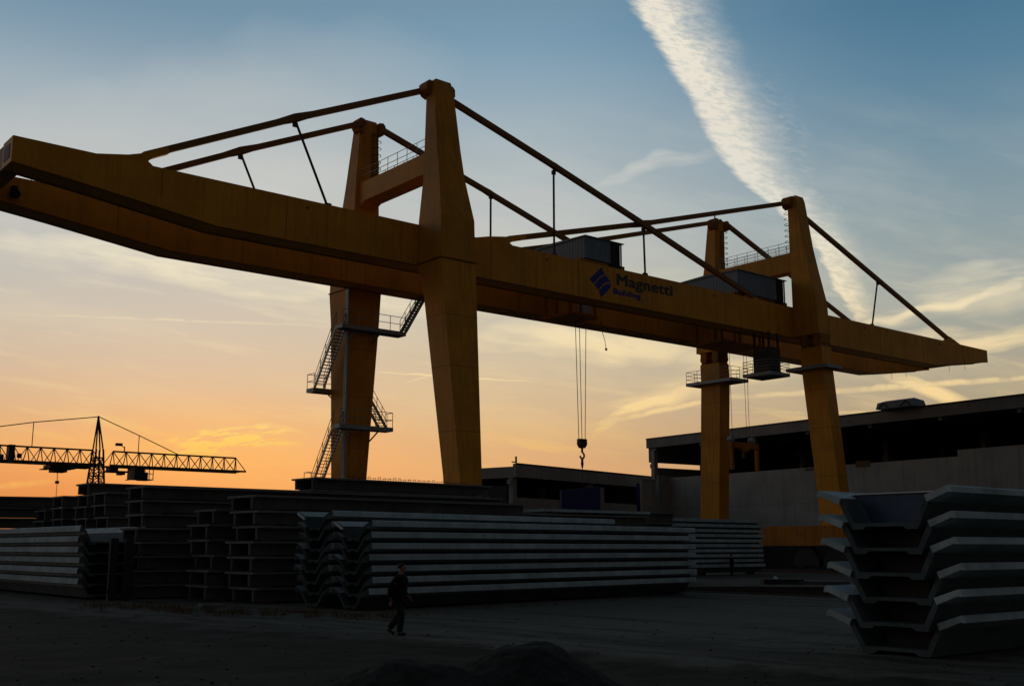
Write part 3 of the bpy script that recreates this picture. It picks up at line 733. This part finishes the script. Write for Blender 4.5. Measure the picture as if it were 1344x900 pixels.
c_.box(48.1,48.7,124,125,9.8,10.6); c_.tube((48.0,123.4,10.4),(49.05,123.4,10.4),.04,4)
c_.build('operator_cab',M['dark'],lc)
b=MB(); b.box(44.0,46.3,123.6,125.4,10.45,10.62); b.box(44.3,45.2,123.8,125.2,10.62,11.0); b.box(45.5,46.0,123.8,125.2,10.2,10.45); b.build('hoist_carriage',M['dark'],lc)
b=MB(); b.box(33.6,34.2,124,125,11.3,12.9); b.tube((32.8,124.5,11.6),(33.2,124.5,11.6),.28,8); b.tube((34.6,124.5,11.8),(35,124.5,11.8),.25,8); b.build('winch_drum',M['dark'],lc)
b=MB(); b.box(45.0,45.7,124.3,124.7,13.45,13.75); b.tube((45.6,124.5,13.5),(46.0,124.5,13.3),.05,5); b.tube((46.0,124.5,13.4),(46.0,124.5,12.8),.07,5); b.build('floodlight',M['dark'],lc)
for x in (41.9,44.3): MB().box(x-.8,x+.8,121.5,127.5,0,.5).build('footing',M['conc'],lc)
# ------------------------------------------------------------------ small loose things near the stacks
def loose_block(px,py,z,sx,sy,sz,rz,mt,name,label,cat,tilt=0):
    p=atz(px,py,z); b=MB().box(-sx/2,sx/2,-sy/2,sy/2,0,sz); o=b.build(name,mt,bevel=.01); o.location=(p.x,p.y,z); o.rotation_euler=(tilt,0,rz); tag(o,label,cat); return o
def onto(px,py,Y,size,ang,tilt,mt,label):
    p=aty(px,py,Y); b=MB().box(-size[0]/2,size[0]/2,-size[1]/2,size[1]/2,0,size[2]); o=b.build('lit_lip_end',mt,bevel=.01)
    o.location=p; o.rotation_euler=(tilt,0,ang); tag(o,label,'block'); return o
# rebar loops along the top of the beams before the left legs
tp=Fb[-1]; b=MB(); zt=.65-.055
for i in range(24):
    x=2.9+i*.36
    hgt=random.uniform(.16,.26); b.path([(x,-.1,zt),(x,-.1,zt+hgt),(x,.1,zt+hgt),(x,.1,zt)],.012,4)
b.tube((2.7,0,zt+.18),(11.9,0,zt+.16),.01,4)
b.build('rebar_loops',M['rust'],tp)
# weeds, debris
b=MB()
def blade(p,h,lean):
    a=random.uniform(0,6.28); w=.012; dx,dy=math.cos(a)*w,math.sin(a)*w; l=Vector((math.cos(a+1.5),math.sin(a+1.5),0))*lean
    b.add([(p.x-dx,p.y-dy,p.z),(p.x+dx,p.y+dy,p.z),(p.x+l.x,p.y+l.y,p.z+h)],[(0,1,2)])
for (xa,ya,xb,yb,n) in ((200,800,520,810,800),(100,795,250,800,250),(880,772,1100,772,400),(540,806,900,779,150)):
    for i in range(n):
        t=random.random(); px=xa+(xb-xa)*t; py=ya+(yb-ya)*t+random.gauss(0,3)
        q=mn.noise(Vector((px*.05,py*.1,0)))
        if q<-.05: continue
        p=ground(px,py); p.z=gh(p.x,p.y)-.01
        for k in range(4): blade(p+Vector((random.gauss(0,.12),random.gauss(0,.12),0)),random.choice((.05,.08,.1,.14,.28)),random.uniform(0,.15))
tag(b.build('weeds',M['grass']),'dry brownish weeds along the foot of the stacks','weeds',kind='stuff')
b=MB()
def stone(p,r):
    vs=[]; fs=[]
    t_=bmesh.new(); bmesh.ops.create_icosphere(t_,subdivisions=1,radius=r)
    for v in t_.verts: v.co*=random.uniform(.7,1.25); v.co.z*=.6
    t_.verts.index_update()
    b.add([tuple(v.co+p) for v in t_.verts],[[v.index for v in f.verts] for f in t_.faces]); t_.free()
for i in range(600):
    px=random.uniform(-60,1400); py=random.uniform(806,930)
    p=ground(px,py); p.z=gh(p.x,p.y)+.005; stone(p,random.choice((.012,.02,.02,.03,.05))*random.uniform(.6,1.1))
tag(b.build('loose_stones',M['stone']),'loose stones scattered over the dark yard ground','stones',kind='stuff')
# broken planks and a few debris pieces
deb=[(392,803,1.6,.16,.05,.3,'pale plank lying before the double-tee stack left of the long panels'),(370,806,.9,.14,.05,1.2,'short pale plank lying askew beside the longer plank'),
     (278,797,1.0,.3,.12,.1,'low pale offcut lying on the weeds under the left stacks'),(565,860,.4,.3,.14,.5,'small dark lump lying between man and gravel heaps')]
for px,py,l,w,h,a,lab in deb[:3]:
    p=ground(px,py); o=MB().box(-l/2,l/2,-w/2,w/2,0,h).build('plank',M['wood'] if h<.1 else M['conc'],bevel=.008); o.location=(p.x,p.y,max(gh(p.x,p.y),0)+.01); o.rotation_euler=(.03,.04,a); tag(o,lab,'plank')
p=ground(1018,766)
o=MB().loft([[(-.25,-.2,0),(.3,-.22,0),(.28,.2,0),(-.22,.22,0)],[(-.08,-.06,.35),(.1,-.05,.3),(.08,.08,.33),(-.06,.06,.36)]]).build('plastic_bag',M['white']); o.scale=(.5,.5,.5); o.location=(p.x,p.y,.31); tag(o,'tiny crumpled white bag on the dark plates before the right leg','bag')
# ------------------------------------------------------------------ gravel heaps in the foreground
def heap(px,D_,rx,ry,h,label,seed):
    r=ray(px,800); hd=Vector((r.x,r.y,0)).normalized()*D_
    b=MB(); n=90
    for j in range(n+1):
        for i in range(n+1):
            u=(i/n*2-1)*1.25; v=(j/n*2-1)*1.25; q=math.hypot(u,v)
            wob=1+.16*mn.noise(Vector((math.atan2(v,u)*.9,seed,0)))
            z=h*max(0,1-(q/wob)**1.15) if q<1.3 else 0
            z=z*(1-.12*math.exp(-(q/.12)**2))
            if z>0: z+=.05*mn.noise(Vector((u*3,v*3,seed)))+.03*mn.noise(Vector((u*11,v*11,seed)))+.02*mn.noise(Vector((u*25,v*25,seed)))+.012*mn.noise(Vector((u*60,v*60,seed)))
            b.v.append((u*rx,v*ry,z-.08))
    for j in range(n):
        for i in range(n):
            a=j*(n+1)+i; b.f.append((a,a+1,a+n+2,a+n+1)); b.mi.append(0)
    o=b.build('gravel_heap',M['gravel'],smooth=True); o.location=hd; o.rotation_euler=(0,0,math.atan2(RT.y,RT.x)); tag(o,label,'gravel heap','gravel heaps in the foreground')
heap(692,13.5,2.1,1.8,1.27,'taller dark gravel heap in the bottom foreground','' and 0 or 3.3)
heap(545,13.0,2.2,1.6,1.12,'lower dark gravel heap left of the taller one in front',7.1)
# ------------------------------------------------------------------ people
def skin_mesh(name,verts,edges,radii,mt,parent,sub=2,root=0):
    me=bpy.data.meshes.new(name); me.from_pydata(verts,edges,[]); 
    bm=bmesh.new(); bm.from_mesh(me); ly=bm.verts.layers.skin.verify(); bm.verts.ensure_lookup_table()
    for i,v in enumerate(bm.verts):
        r=radii[i]; v[ly].radius=r if isinstance(r,tuple) else (r,r); v[ly].use_root=(i==root)
    bm.to_mesh(me); bm.free()
    o=bpy.data.objects.new(name,me); col.objects.link(o)
    s=o.modifiers.new('s','SKIN'); s.use_smooth_shade=True
    q=o.modifiers.new('u','SUBSURF'); q.levels=sub; q.render_levels=sub
    dg=bpy.context.evaluated_depsgraph_get(); dg.update()
    m2=bpy.data.meshes.new_from_object(o.evaluated_get(dg)); o.modifiers.clear(); o.data=m2; bpy.data.meshes.remove(me)
    m2.name=name; m2.materials.clear(); m2.materials.append(mt)
    for p_ in m2.polygons: p_.use_smooth=True; p_.material_index=0
    if parent: o.parent=parent
    return o
def person(loc,face,H,label,pose,look):
    # local: +x forward, +y left
    root=empty('person',loc,label,'person',rz=face,world=False)
    k=H/1.75
    V=[];E=[];Rr=[]
    def v(x,y,z,r,par=None):
        V.append((x*k,y*k,z*k)); Rr.append((r*k,r*k) if not isinstance(r,tuple) else (r[0]*k,r[1]*k)); 
        if par is not None: E.append((par,len(V)-1))
        return len(V)-1
    le=.0
    pel=v(0,0,.94,(.15,.12)); wai=v(.0,0,1.08,(.145,.11),pel); che=v(.02,0,1.28,(.17,.125),wai); nk0=v(.02,0,1.44,(.10,.08),che); nk=v(.035,0,1.52,.055,nk0)
    hd0=v(.05,0,1.575,(.07,.078),nk); hd=v(.055,0,1.655,(.078,.09),hd0); hd2=v(.045,0,1.715,(.06,.07),hd)
    for side in (1,-1):
        p=pose[side]
        sh=v(.01,.175*side,1.40,.075,che); el=v(*p['el'],.05,sh); wr=v(*p['wr'],.033,el)
        hip=v(.0,.095*side,.88,.105,pel); kn=v(*p['kn'],.062,hip); an=v(*p['an'],.042,kn)
        ft=v(p['an'][0]+.06*p['fd'][0],p['an'][1],p['an'][2]-.045+.06*p['fd'][1],.045,an); v(p['an'][0]+.19*p['fd'][0],p['an'][1],p['an'][2]-.05+.19*p['fd'][1],.036,ft)
    body=skin_mesh('body',V,E,Rr,M['skin'],root,2)
    # hands: palm and five fingers
    hv=[];he=[];hr_=[]
    def hvx(x,y,z,r,par=None):
        hv.append((x*k,y*k,z*k)); hr_.append(r*k)
        if par is not None: he.append((par,len(hv)-1))
        return len(hv)-1
    for side in (1,-1):
        hv.clear();he.clear();hr_.clear()
        p=pose[side]; w=Vector(p['wr']); e=Vector(p['el']); d=(w-e).normalized(); s=Vector((1,0,0)); s=(s-d*s.dot(d)).normalized(); c=d.cross(s)*side
        q=w+d*.02; a=hvx(*q,.028); q2=w+d*.08; b2=hvx(*q2,(.033),a)
        for i,(o_,ln) in enumerate(((-.030,.055),(-.010,.07),(.010,.075),(.030,.068))):
            b0=q2+s*o_+d*.015; f0=hvx(*b0,.012,b2); b1=b0+d*ln*.55-c*.012; f1=hvx(*b1,.010,f0); b3=b1+d*ln*.35-c*.03; hvx(*b3,.009,f1)
        t0=w+d*.035+s*.035; f0=hvx(*t0,.013,a); t1=t0+d*.04+s*.02-c*.012; hvx(*t1,.011,f0)
        skin_mesh('hand',list(hv),list(he),[(r,r) for r in hr_],M['skin'],body,1)
    # jacket
    V2=[];E2=[];R2=[]
    def w_(x,y,z,r,par=None):
        V2.append((x*k,y*k,z*k)); R2.append((r[0]*k,r[1]*k) if isinstance(r,tuple) else (r*k,r*k))
        if par is not None: E2.append((par,len(V2)-1))
        return len(V2)-1
    a=w_(0,0,.80,(.20,.19)); b_=w_(-.005,0,.97,(.215,.20),a); c=w_(.0,0,1.14,(.215,.19),b_); d=w_(.01,0,1.31,(.235,.19),c); e_=w_(.02,0,1.43,(.16,.13),d); w_(.03,0,1.51,.085,e_)
    for side in (1,-1):
        p=pose[side]; sh=w_(.01,.19*side,1.40,.105,d); el=w_(*p['el'],.085,sh); w_(*[p['wr'][i]*.95+p['el'][i]*.05 for i in range(3)],.062,el)
    skin_mesh('jacket',V2,E2,R2,M['jacket'],root,2)
    V2=[];E2=[];R2=[]
    a=w_(0,0,.93,(.165,.135)); 
    for side in (1,-1):
        p=pose[side]; h=w_(0,.095*side,.84,.135,a); kn=w_(*p['kn'],.098,h); w_(p['an'][0],p['an'][1],p['an'][2]-.03,.085,kn)
    skin_mesh('trousers',V2,E2,R2,M['trouser'],root,2)
    for side in (1,-1):
        p=pose[side]; an=p['an']; fx,fz=p['fd']
        V2=[];E2=[];R2=[]
        a=w_(an[0]-.05*fx,an[1],an[2]-.045-.05*fz,.05); b_=w_(an[0]+.06*fx,an[1],an[2]-.045+.06*fz,(.05,.045),a); w_(an[0]+.19*fx,an[1],an[2]-.05+.19*fz,(.045,.038),b_)
        skin_mesh('shoe',V2,E2,R2,M['shoe'],root,2)
    # hair cap, face
    def blob(name,c,r,mt,cut=None,n=16):
        bm=bmesh.new(); bmesh.ops.create_uvsphere(bm,u_segments=n,v_segments=n//2+2,radius=1)
        for q in bm.verts: q.co=Vector((q.co.x*r[0]+c[0],q.co.y*r[1]+c[1],q.co.z*r[2]+c[2]))*k
        if cut: bmesh.ops.delete(bm,geom=[q for q in bm.verts if cut(q.co/k)],context='VERTS')
        me=bpy.data.meshes.new(name); bm.to_mesh(me); bm.free(); me.materials.append(mt)
        for p_ in me.polygons:p_.use_smooth=True
        o=bpy.data.objects.new(name,me); col.objects.link(o); o.parent=body; return o
    blob('hair',(.03,0,1.67),(.108,.095,.105),M['hair'],lambda q:(q.x>.075 and q.z<1.715) or q.z<1.61)
    blob('nose',(.148,0,1.64),(.022,.014,.022),M['skin'],n=8)
    for s in (1,-1):
        blob('ear',(.045,.082*s,1.645),(.02,.012,.032),M['skin'],n=8); blob('eye',(.125,.032*s,1.668),(.012,.013,.009),M['hair'],n=8)
    blob('mouth',(.132,0,1.598),(.010,.026,.007),M['hair'],n=8)
    return root
gp=ground(524,833)
fx=math.atan2(RT.y,RT.x)    # walking to the right of the picture, slightly toward us
pose={ 1:dict(el=(-.10,.26,1.15),wr=(.10,.27,.93),kn=(-.04,.10,.50),an=(-.34,.10,.16),fd=(.86,-.5)),
      -1:dict(el=(-.15,-.26,1.14),wr=(-.12,-.29,.88),kn=(.10,-.10,.50),an=(.05,-.10,.09),fd=(1,0))}
person((gp.x,gp.y,gh(gp.x,gp.y)),fx-.35,1.76,'man in dark clothes walking to the right past the long pale stack',pose,0)
gp2=ground(961,755)
pose2={ 1:dict(el=(-.03,.25,1.14),wr=(.06,.27,.90),kn=(.02,.11,.50),an=(0,.12,.09),fd=(1,0)),
       -1:dict(el=(-.03,-.25,1.14),wr=(.04,-.27,.90),kn=(.03,-.11,.50),an=(.03,-.12,.09),fd=(1,0))}
person((gp2.x,gp2.y,0),fx+2.6,1.66,'small distant person standing in front of the far panel stack',pose2,0)
# ------------------------------------------------------------------ world: dusk sky with cirrus and contrails (all in world directions)
w=bpy.data.worlds.new('World'); scene.world=w; w.use_nodes=True; nt=w.node_tree; N=nt.nodes; L=nt.links
class S:
    def __init__(s,o): s.o=o
    def _op(s,op,b,rev=False,c=None):
        n=N.new('ShaderNodeMath'); n.operation=op
        a,bb=(b,s) if rev else (s,b)
        for i,v in ((0,a),(1,bb),(2,c)):
            if v is None: continue
            if isinstance(v,S): L.new(v.o,n.inputs[i])
            else: n.inputs[i].default_value=v
        return S(n.outputs[0])
    def __add__(s,b): return s._op('ADD',b)
    __radd__=__add__
    def __sub__(s,b): return s._op('SUBTRACT',b)
    def __rsub__(s,b): return s._op('SUBTRACT',b,True)
    def __mul__(s,b): return s._op('MULTIPLY',b)
    __rmul__=__mul__
    def __truediv__(s,b): return s._op('DIVIDE',b)
    def abs(s): return s._op('ABSOLUTE',None)
    def max(s,b): return s._op('MAXIMUM',b)
    def min(s,b): return s._op('MINIMUM',b)
    def pow(s,b): return s._op('POWER',b)
    def ss(s,a,b,lo=0,hi=1):
        r=N.new('ShaderNodeMapRange'); r.interpolation_type='SMOOTHSTEP'; L.new(s.o,r.inputs[0])
        for i,v in ((1,a),(2,b),(3,lo),(4,hi)): r.inputs[i].default_value=v
        return S(r.outputs[0])
    def lin(s,a,b,lo=0,hi=1):
        r=N.new('ShaderNodeMapRange'); L.new(s.o,r.inputs[0])
        for i,v in ((1,a),(2,b),(3,lo),(4,hi)): r.inputs[i].default_value=v
        return S(r.outputs[0])
tc=N.new('ShaderNodeTexCoord'); nrm=N.new('ShaderNodeVectorMath'); nrm.operation='NORMALIZE'; L.new(tc.outputs['Generated'],nrm.inputs[0])
def dot(vec):
    n=N.new('ShaderNodeVectorMath'); n.operation='DOT_PRODUCT'; L.new(nrm.outputs[0],n.inputs[0]); n.inputs[1].default_value=vec; return S(n.outputs['Value'])
df=dot(FW).max(.05); X=dot(RT)/df*F+CX; Y=(dot(UP)/df*F)*-1+CY
front=dot(FW).ss(.25,.5)
dz=dot((0,0,1))
el=dz._op('ARCSINE',None)*(2/math.pi)        # 0 horizon .. 1 zenith
hor=((dot(FH)*dot(FH))+(dot(RT)*dot(RT)))._op('SQRT',None).max(.02)
ar=dot(RT)/hor                                # sine of azimuth from the view axis
def q(py): return math.atan((HY-py)/fp)/(math.pi/2)
def ramp(stops):
    n=N.new('ShaderNodeValToRGB'); L.new(el.o,n.inputs[0]); e=n.color_ramp.elements
    stops=sorted([(p if isinstance(p,float) else q(p),c) for p,c in stops],key=lambda t:t[0])
    e[0].position=max(0,stops[0][0]); e[0].color=(*lin(stops[0][1]),1); e[1].position=stops[-1][0]; e[1].color=(*lin(stops[-1][1]),1)
    for p,c in stops[1:-1]:
        x=e.new(p); x.color=(*lin(c),1)
    return n.outputs[0]
zen=[(.42,(68,92,110)),(.6,(50,62,74)),(1.0,(42,50,58))]
left=ramp([(719,(150,88,50)),(660,(206,128,80)),(610,(226,156,100)),(560,(216,172,130)),(500,(205,182,158)),(430,(198,190,178)),(340,(190,192,188)),(240,(184,191,194)),(120,(158,177,189)),(50,(130,158,178)),(0,(114,148,171))]+zen)
mid=ramp([(719,(170,110,76)),(640,(214,160,118)),(580,(214,172,130)),(520,(206,182,150)),(450,(202,190,168)),(370,(196,195,184)),(270,(186,193,193)),(160,(164,181,190)),(60,(138,167,186)),(0,(120,156,180))]+zen)
right=ramp([(719,(140,104,76)),(600,(178,152,120)),(530,(176,162,136)),(470,(170,166,150)),(400,(160,168,164)),(300,(140,160,167)),(200,(118,148,165)),(100,(90,132,158)),(0,(72,118,148))]+zen)
def mix(f,a,b):
    x=N.new('ShaderNodeMix'); x.data_type='RGBA'
    if isinstance(f,S): L.new(f.o,x.inputs[0])
    else: x.inputs[0].default_value=f
    for i,v in ((6,a),(7,b)):
        if isinstance(v,tuple): x.inputs[i].default_value=(*v,1)
        else: L.new(v,x.inputs[i])
    return x.outputs[2]
base=mix(ar.ss(.0,.40),mix(ar.ss(-.38,.02),left,mid),right)
# Nishita component
SUN_AZ=-14.6; SUN_EL=3.0
sd=(FH*math.cos(R(SUN_AZ))+RT*math.sin(R(SUN_AZ))).normalized()
sky=N.new('ShaderNodeTexSky'); sky.sky_type='NISHITA'; sky.sun_disc=False; sky.sun_elevation=R(SUN_EL); sky.sun_rotation=math.atan2(sd.x,sd.y); sky.dust_density=2.0; sky.air_density=1.2
def smul(colr,f):
    x=N.new('ShaderNodeVectorMath'); x.operation='SCALE'; L.new(colr,x.inputs[0])
    if isinstance(f,S): L.new(f.o,x.inputs['Scale'])
    else: x.inputs['Scale'].default_value=f
    return x.outputs[0]
base=mix(.08,base,smul(sky.outputs[0],.10))
# sky behind the camera is the darker eastern dusk sky
cs=dot(sd)/hor
base=mix(cs.ss(-.2,.70,1,0),base,mix(el.ss(0,.5),lin((74,71,69)),lin((52,56,61))))
def cv(x,y,z=0.):
    n=N.new('ShaderNodeCombineXYZ')
    for i,v in enumerate((x,y,z)):
        if isinstance(v,S): L.new(v.o,n.inputs[i])
        else: n.inputs[i].default_value=v
    return n.outputs[0]
def noise(x,y,scale,detail=6,rough=.6,z=0.,dist=0):
    n=N.new('ShaderNodeTexNoise'); n.inputs['Scale'].default_value=scale; n.inputs['Detail'].default_value=detail; n.inputs['Roughness'].default_value=rough; n.inputs['Distortion'].default_value=dist
    n.noise_dimensions='2D'
    L.new(cv(x+z*7.3,(y if isinstance(y,S) else S(cvv(y)))+z*3.1),n.inputs[0]); return S(n.outputs[0])
def cvv(v):
    n=N.new('ShaderNodeValue'); n.outputs[0].default_value=v; return n.outputs[0]
def rot(a):
    c,s=math.cos(R(a)),math.sin(R(a)); return (X*c+Y*s)/100,(Y*c-X*s)/100
def over(colr,mask,c): return mix(mask,colr,c)
cloudc=ramp([(719,(250,170,90)),(600,(255,202,100)),(575,(255,214,112)),(540,(246,212,150)),(480,(244,218,166)),(380,(238,224,192)),(250,(226,222,208)),(120,(232,224,208)),(0,(238,230,212)),(.5,(150,150,160)),(1.0,(90,95,110))])
mask=None
def addm(m):
    global mask
    mask=m if mask is None else mask.max(m)
# thin high veil, softly mottled
u,v_=rot(10); n1=noise(u*.35,v_*1.6,.9,4,.62,2.)
veil=n1.ss(.35,.78)*Y.ss(60,330)*.22
addm(veil)
n1b=noise(u*.5,v_*4.2,.8,4,.6,9.)
addm(n1b.ss(.5,.75)*Y.ss(220,420)*.30)
# broad cirrus bands
X0_,Y0_=X,Y
def chain():
    # evaluate the cloud layers one after the other (keeps the shader small)
    global X,Y
    X=X0_+mask*1e-7; Y=Y0_+mask*1e-7
# a few shared noise fields, stretched along the streaks
NS={}
def fields(k,ang,sx,sy,seed):
    u_,w_=rot(ang)
    nn=noise(u_*sx,w_*sy,1.0,5,.62,seed)
    lo=noise(u_*.9,w_*.9,1.0,2,.5,seed+5) if k=='A' else None
    NS[k]=(nn,lo)
fields('A',9,.55,3.2,1.); fields('B',-8,.55,3.2,9.)
nn_thin=noise(X*.03,Y*.03,1.0,2,.6,13.)
def vec(n_): return n_
wide=cv(X+(NS['A'][1]-.5)*60,Y+(NS['A'][1]-.5)*46,1.0)
thin=cv(X,Y+(nn_thin-.5)*5,1.0)
grp={'A':None,'B':None,'T':None,'G':None,'W':None}
cnt=[0]
def band(x0,y0,x1,y1,w,amp,soft=1.0,fade=120,ns=1.0,seed=0.,str_=.18,sharp=(.35,.65)):
    k='W' if w>=45 else 'G' if seed in (6.,7.) else 'T' if w<6 else ('A' if y1>=y0 else 'B')
    cx_,cy_=(x0+x1)/2,(y0+y1)/2; hl_=math.hypot(x1-x0,y1-y0)/2+fade*.5; th=math.atan2(y1-y0,x1-x0)
    if w<6: hl_*=1.1
    am=amp*1.12; g_=math.sqrt(am)
    def dd(ax,ay,sc_):
        n=N.new('ShaderNodeVectorMath'); n.operation='DOT_PRODUCT'; L.new(thin if w<6 else wide,n.inputs[0])
        n.inputs[1].default_value=(ax*g_/sc_,ay*g_/sc_,-(ax*cx_+ay*cy_)*g_/sc_); return S(n.outputs['Value'])
    d1=dd(math.cos(th),math.sin(th),hl_); d2=dd(-math.sin(th),math.cos(th),w*1.05)
    m=am-d2._op('MULTIPLY_ADD',d2,c=d1*d1)
    grp[k]=m if grp[k] is None else grp[k].max(m)
    return None
def addb(*a,**k): band(*a,**k)
(band(-40,318,600,398,26,.85,seed=1.))
(band(180,352,580,412,18,.85,seed=2.))
(band(0,345,440,372,12,.35,seed=2.5))
(band(600,446,920,452,26,.8,seed=3.))
(band(640,404,900,420,18,.4,seed=3.3))
(band(640,378,900,372,22,.35,seed=3.6))
(band(800,236,905,208,12,.32,seed=4.))
(band(150,190,520,110,120,.16,seed=5.,fade=200))
(band(300,170,430,110,80,.16,seed=5.,fade=120))
(band(1030,252,1078,258,14,.75,fade=14))
(band(-160,200,360,170,80,.20,seed=5.5,fade=160))
(band(230,240,480,235,70,.25,seed=5.7,fade=160))
# glowing broken cloud near the hidden sun
(band(200,577,385,568,15,1.3,.5,40,1.6,6.,.25,(.42,.62)))
(band(200,592,385,584,14,1.2,.5,40,1.6,7.,.25,(.42,.62)))
(band(-20,640,60,632,5,.5,.5,30,1.2,8.))
# patch behind the hook and to its right
(band(770,580,905,508,15,1.1,1,40,1.6,9.,.3))
(band(760,545,1000,498,18,.65,1,60,1.4,9.5,.3))
(band(840,500,1060,488,20,.6,1,80,1.4,10.,.25))
(band(880,462,1010,500,16,.45,1,60,1.4,10.5,.25))
# right-hand wisps
(band(1060,452,1400,350,11,.8,1,50,1.0,11.))
(band(1120,400,1400,372,30,.45,1,80,1.2,11.5))
(band(1040,438,1220,420,8,.35,1,50,1.,11.7))
(band(1250,360,1400,352,14,.40,1,50,1.2,12.))
(band(1150,452,1420,436,20,.7,1,60,1.2,12.5))
# contrails: narrow straight lines
(band(780,556,960,520,4.5,.75,1,40,2,13.)); (band(940,523,1420,491,5,.8,1,40,2,13.3))
(band(960,541,1420,541,2.5,.45,1,40,2,14.)); (band(478,487,708,502,1.8,.9,1,12,2,15.))
(band(-20,411,440,428,2.2,.45,1,60,2,16.)); (band(530,503,570,492,2,.45,1,15,2,17.))
(band(40,617,520,606,1.8,.35,1,60,2,18.));
(band(1150,484,1275,531,12,1.0,1,25,1.8,19.))
(band(620,462,860,452,5,.35,1,60,1.6,19.7))
addm(grp['A'].max(0.)*NS['A'][0].ss(.32,.64,.32,1.1))
addm(grp['B'].max(0.)*NS['B'][0].ss(.32,.64,.25,1.1))
addm(grp['W'].max(0.)*n1.ss(.2,.7,.7,1.1))
addm(grp['G'].max(0.)*noise(X*.016,Y*.11+X*.012,1.0,4,.6,41.).ss(.42,.60,.05,1.3))
addm(grp['T'].max(0.)*nn_thin.ss(.3,.6,.5,1))
# the great ragged contrail
def curve(x,pts):
    n=N.new('ShaderNodeFloatCurve'); c=n.mapping.curves[0]; 
    lo,hi=pts[0][0],pts[-1][0]; vs=[p[1] for p in pts]; vl,vh=min(vs)-1,max(vs)+1
    xx=x.lin(lo,hi); L.new(xx.o,n.inputs['Value'])
    P=[((a-lo)/(hi-lo),(b-vl)/(vh-vl)) for a,b in pts]
    c.points[0].location=P[0]; c.points[1].location=P[-1]
    for p in P[1:-1]: c.points.new(*p)
    n.mapping.update()
    return S(n.outputs[0])*(vh-vl)+vl
chain()
shear=Y+X*-.22       # the ribs droop to the right
jag=(noise(shear*.13,X*.022,1.0,4,.6,21.)-.5)*15+(noise(Y*.022,X*.01,1.0,2,.5,31.)-.5)*22
XLft=curve(Y,[(-200,700),(-60,790),(0,824),(50,856),(100,888),(150,915),(200,940),(240,975),(262,1003),(300,1046),(340,1076),(380,1098),(425,1124)])+jag
Wd=curve(Y,[(-200,130),(-60,125),(0,112),(50,108),(100,104),(150,104),(200,100),(240,92),(270,86),(300,74),(340,64),(380,52),(425,30)])
uu=(X-XLft)/Wd
ribs=noise(shear*.16,X*.055,1.0,5,.7,22.)
fl_=noise(X*.012,Y*.012,1.0,3,.6,23.)
dens=uu.ss(-.05,.13)*(1-uu.ss(.22,1.15))
tail=Y.ss(405,440,1,0)*Y.ss(255,300,1,.85)
den=dens*(.68+ribs.ss(.32,.68)*.46)*fl_.ss(.25,.6,.72,1.05)*tail*uu.ss(.15,.9,1,.75)
vl_=uu.ss(.2,.5)*(1-uu.ss(.7,1.5))*ribs.ss(.35,.7)*Y.ss(60,160)*Y.ss(250,330,1,.3)*tail*.26
addm((den*1.08).min(.97))
addm(vl_)
X,Y=X0_,Y0_
mask=(mask*front).min(1.0)*dz.ss(0,.02)
final=mix(mask,base,cloudc)
# warm brightening around the hidden sun
X2=(X-300)/260; Y2=(Y-588)/85; gl=(X2*X2+Y2*Y2).ss(0,1,1,0)*front*.16
final=mix(gl,final,lin((255,178,84)))
# below the horizon: dark land
final=mix(dz.ss(-.02,0,1,0),final,lin((24,22,20)))
bg=N['Background']; L.new(final,bg.inputs[0]); bg.inputs[1].default_value=1.0
# ------------------------------------------------------------------ sun lamp (already masked by cloud at the horizon)
sl=bpy.data.lights.new('sun','SUN'); sl.energy=.12; sl.angle=R(6); sl.color=(1,.62,.32)
so=bpy.data.objects.new('sun',sl); col.objects.link(so)
dirv=(sd*math.cos(R(SUN_EL))+Vector((0,0,math.sin(R(SUN_EL)))))
so.rotation_euler=dirv.to_track_quat('Z','Y').to_euler()
# ------------------------------------------------------------------ render settings
vs=scene.view_settings; vs.view_transform='Standard'; vs.look='None'; vs.exposure=0; vs.gamma=1; vs.use_curve_mapping=False
scene.render.resolution_x=1024; scene.render.resolution_y=685
scene.cycles.max_bounces=3; scene.cycles.diffuse_bounces=2; scene.cycles.glossy_bounces=1; scene.cycles.transmission_bounces=0; scene.cycles.volume_bounces=0
w.cycles.sampling_method='MANUAL'; w.cycles.sample_map_resolution=256
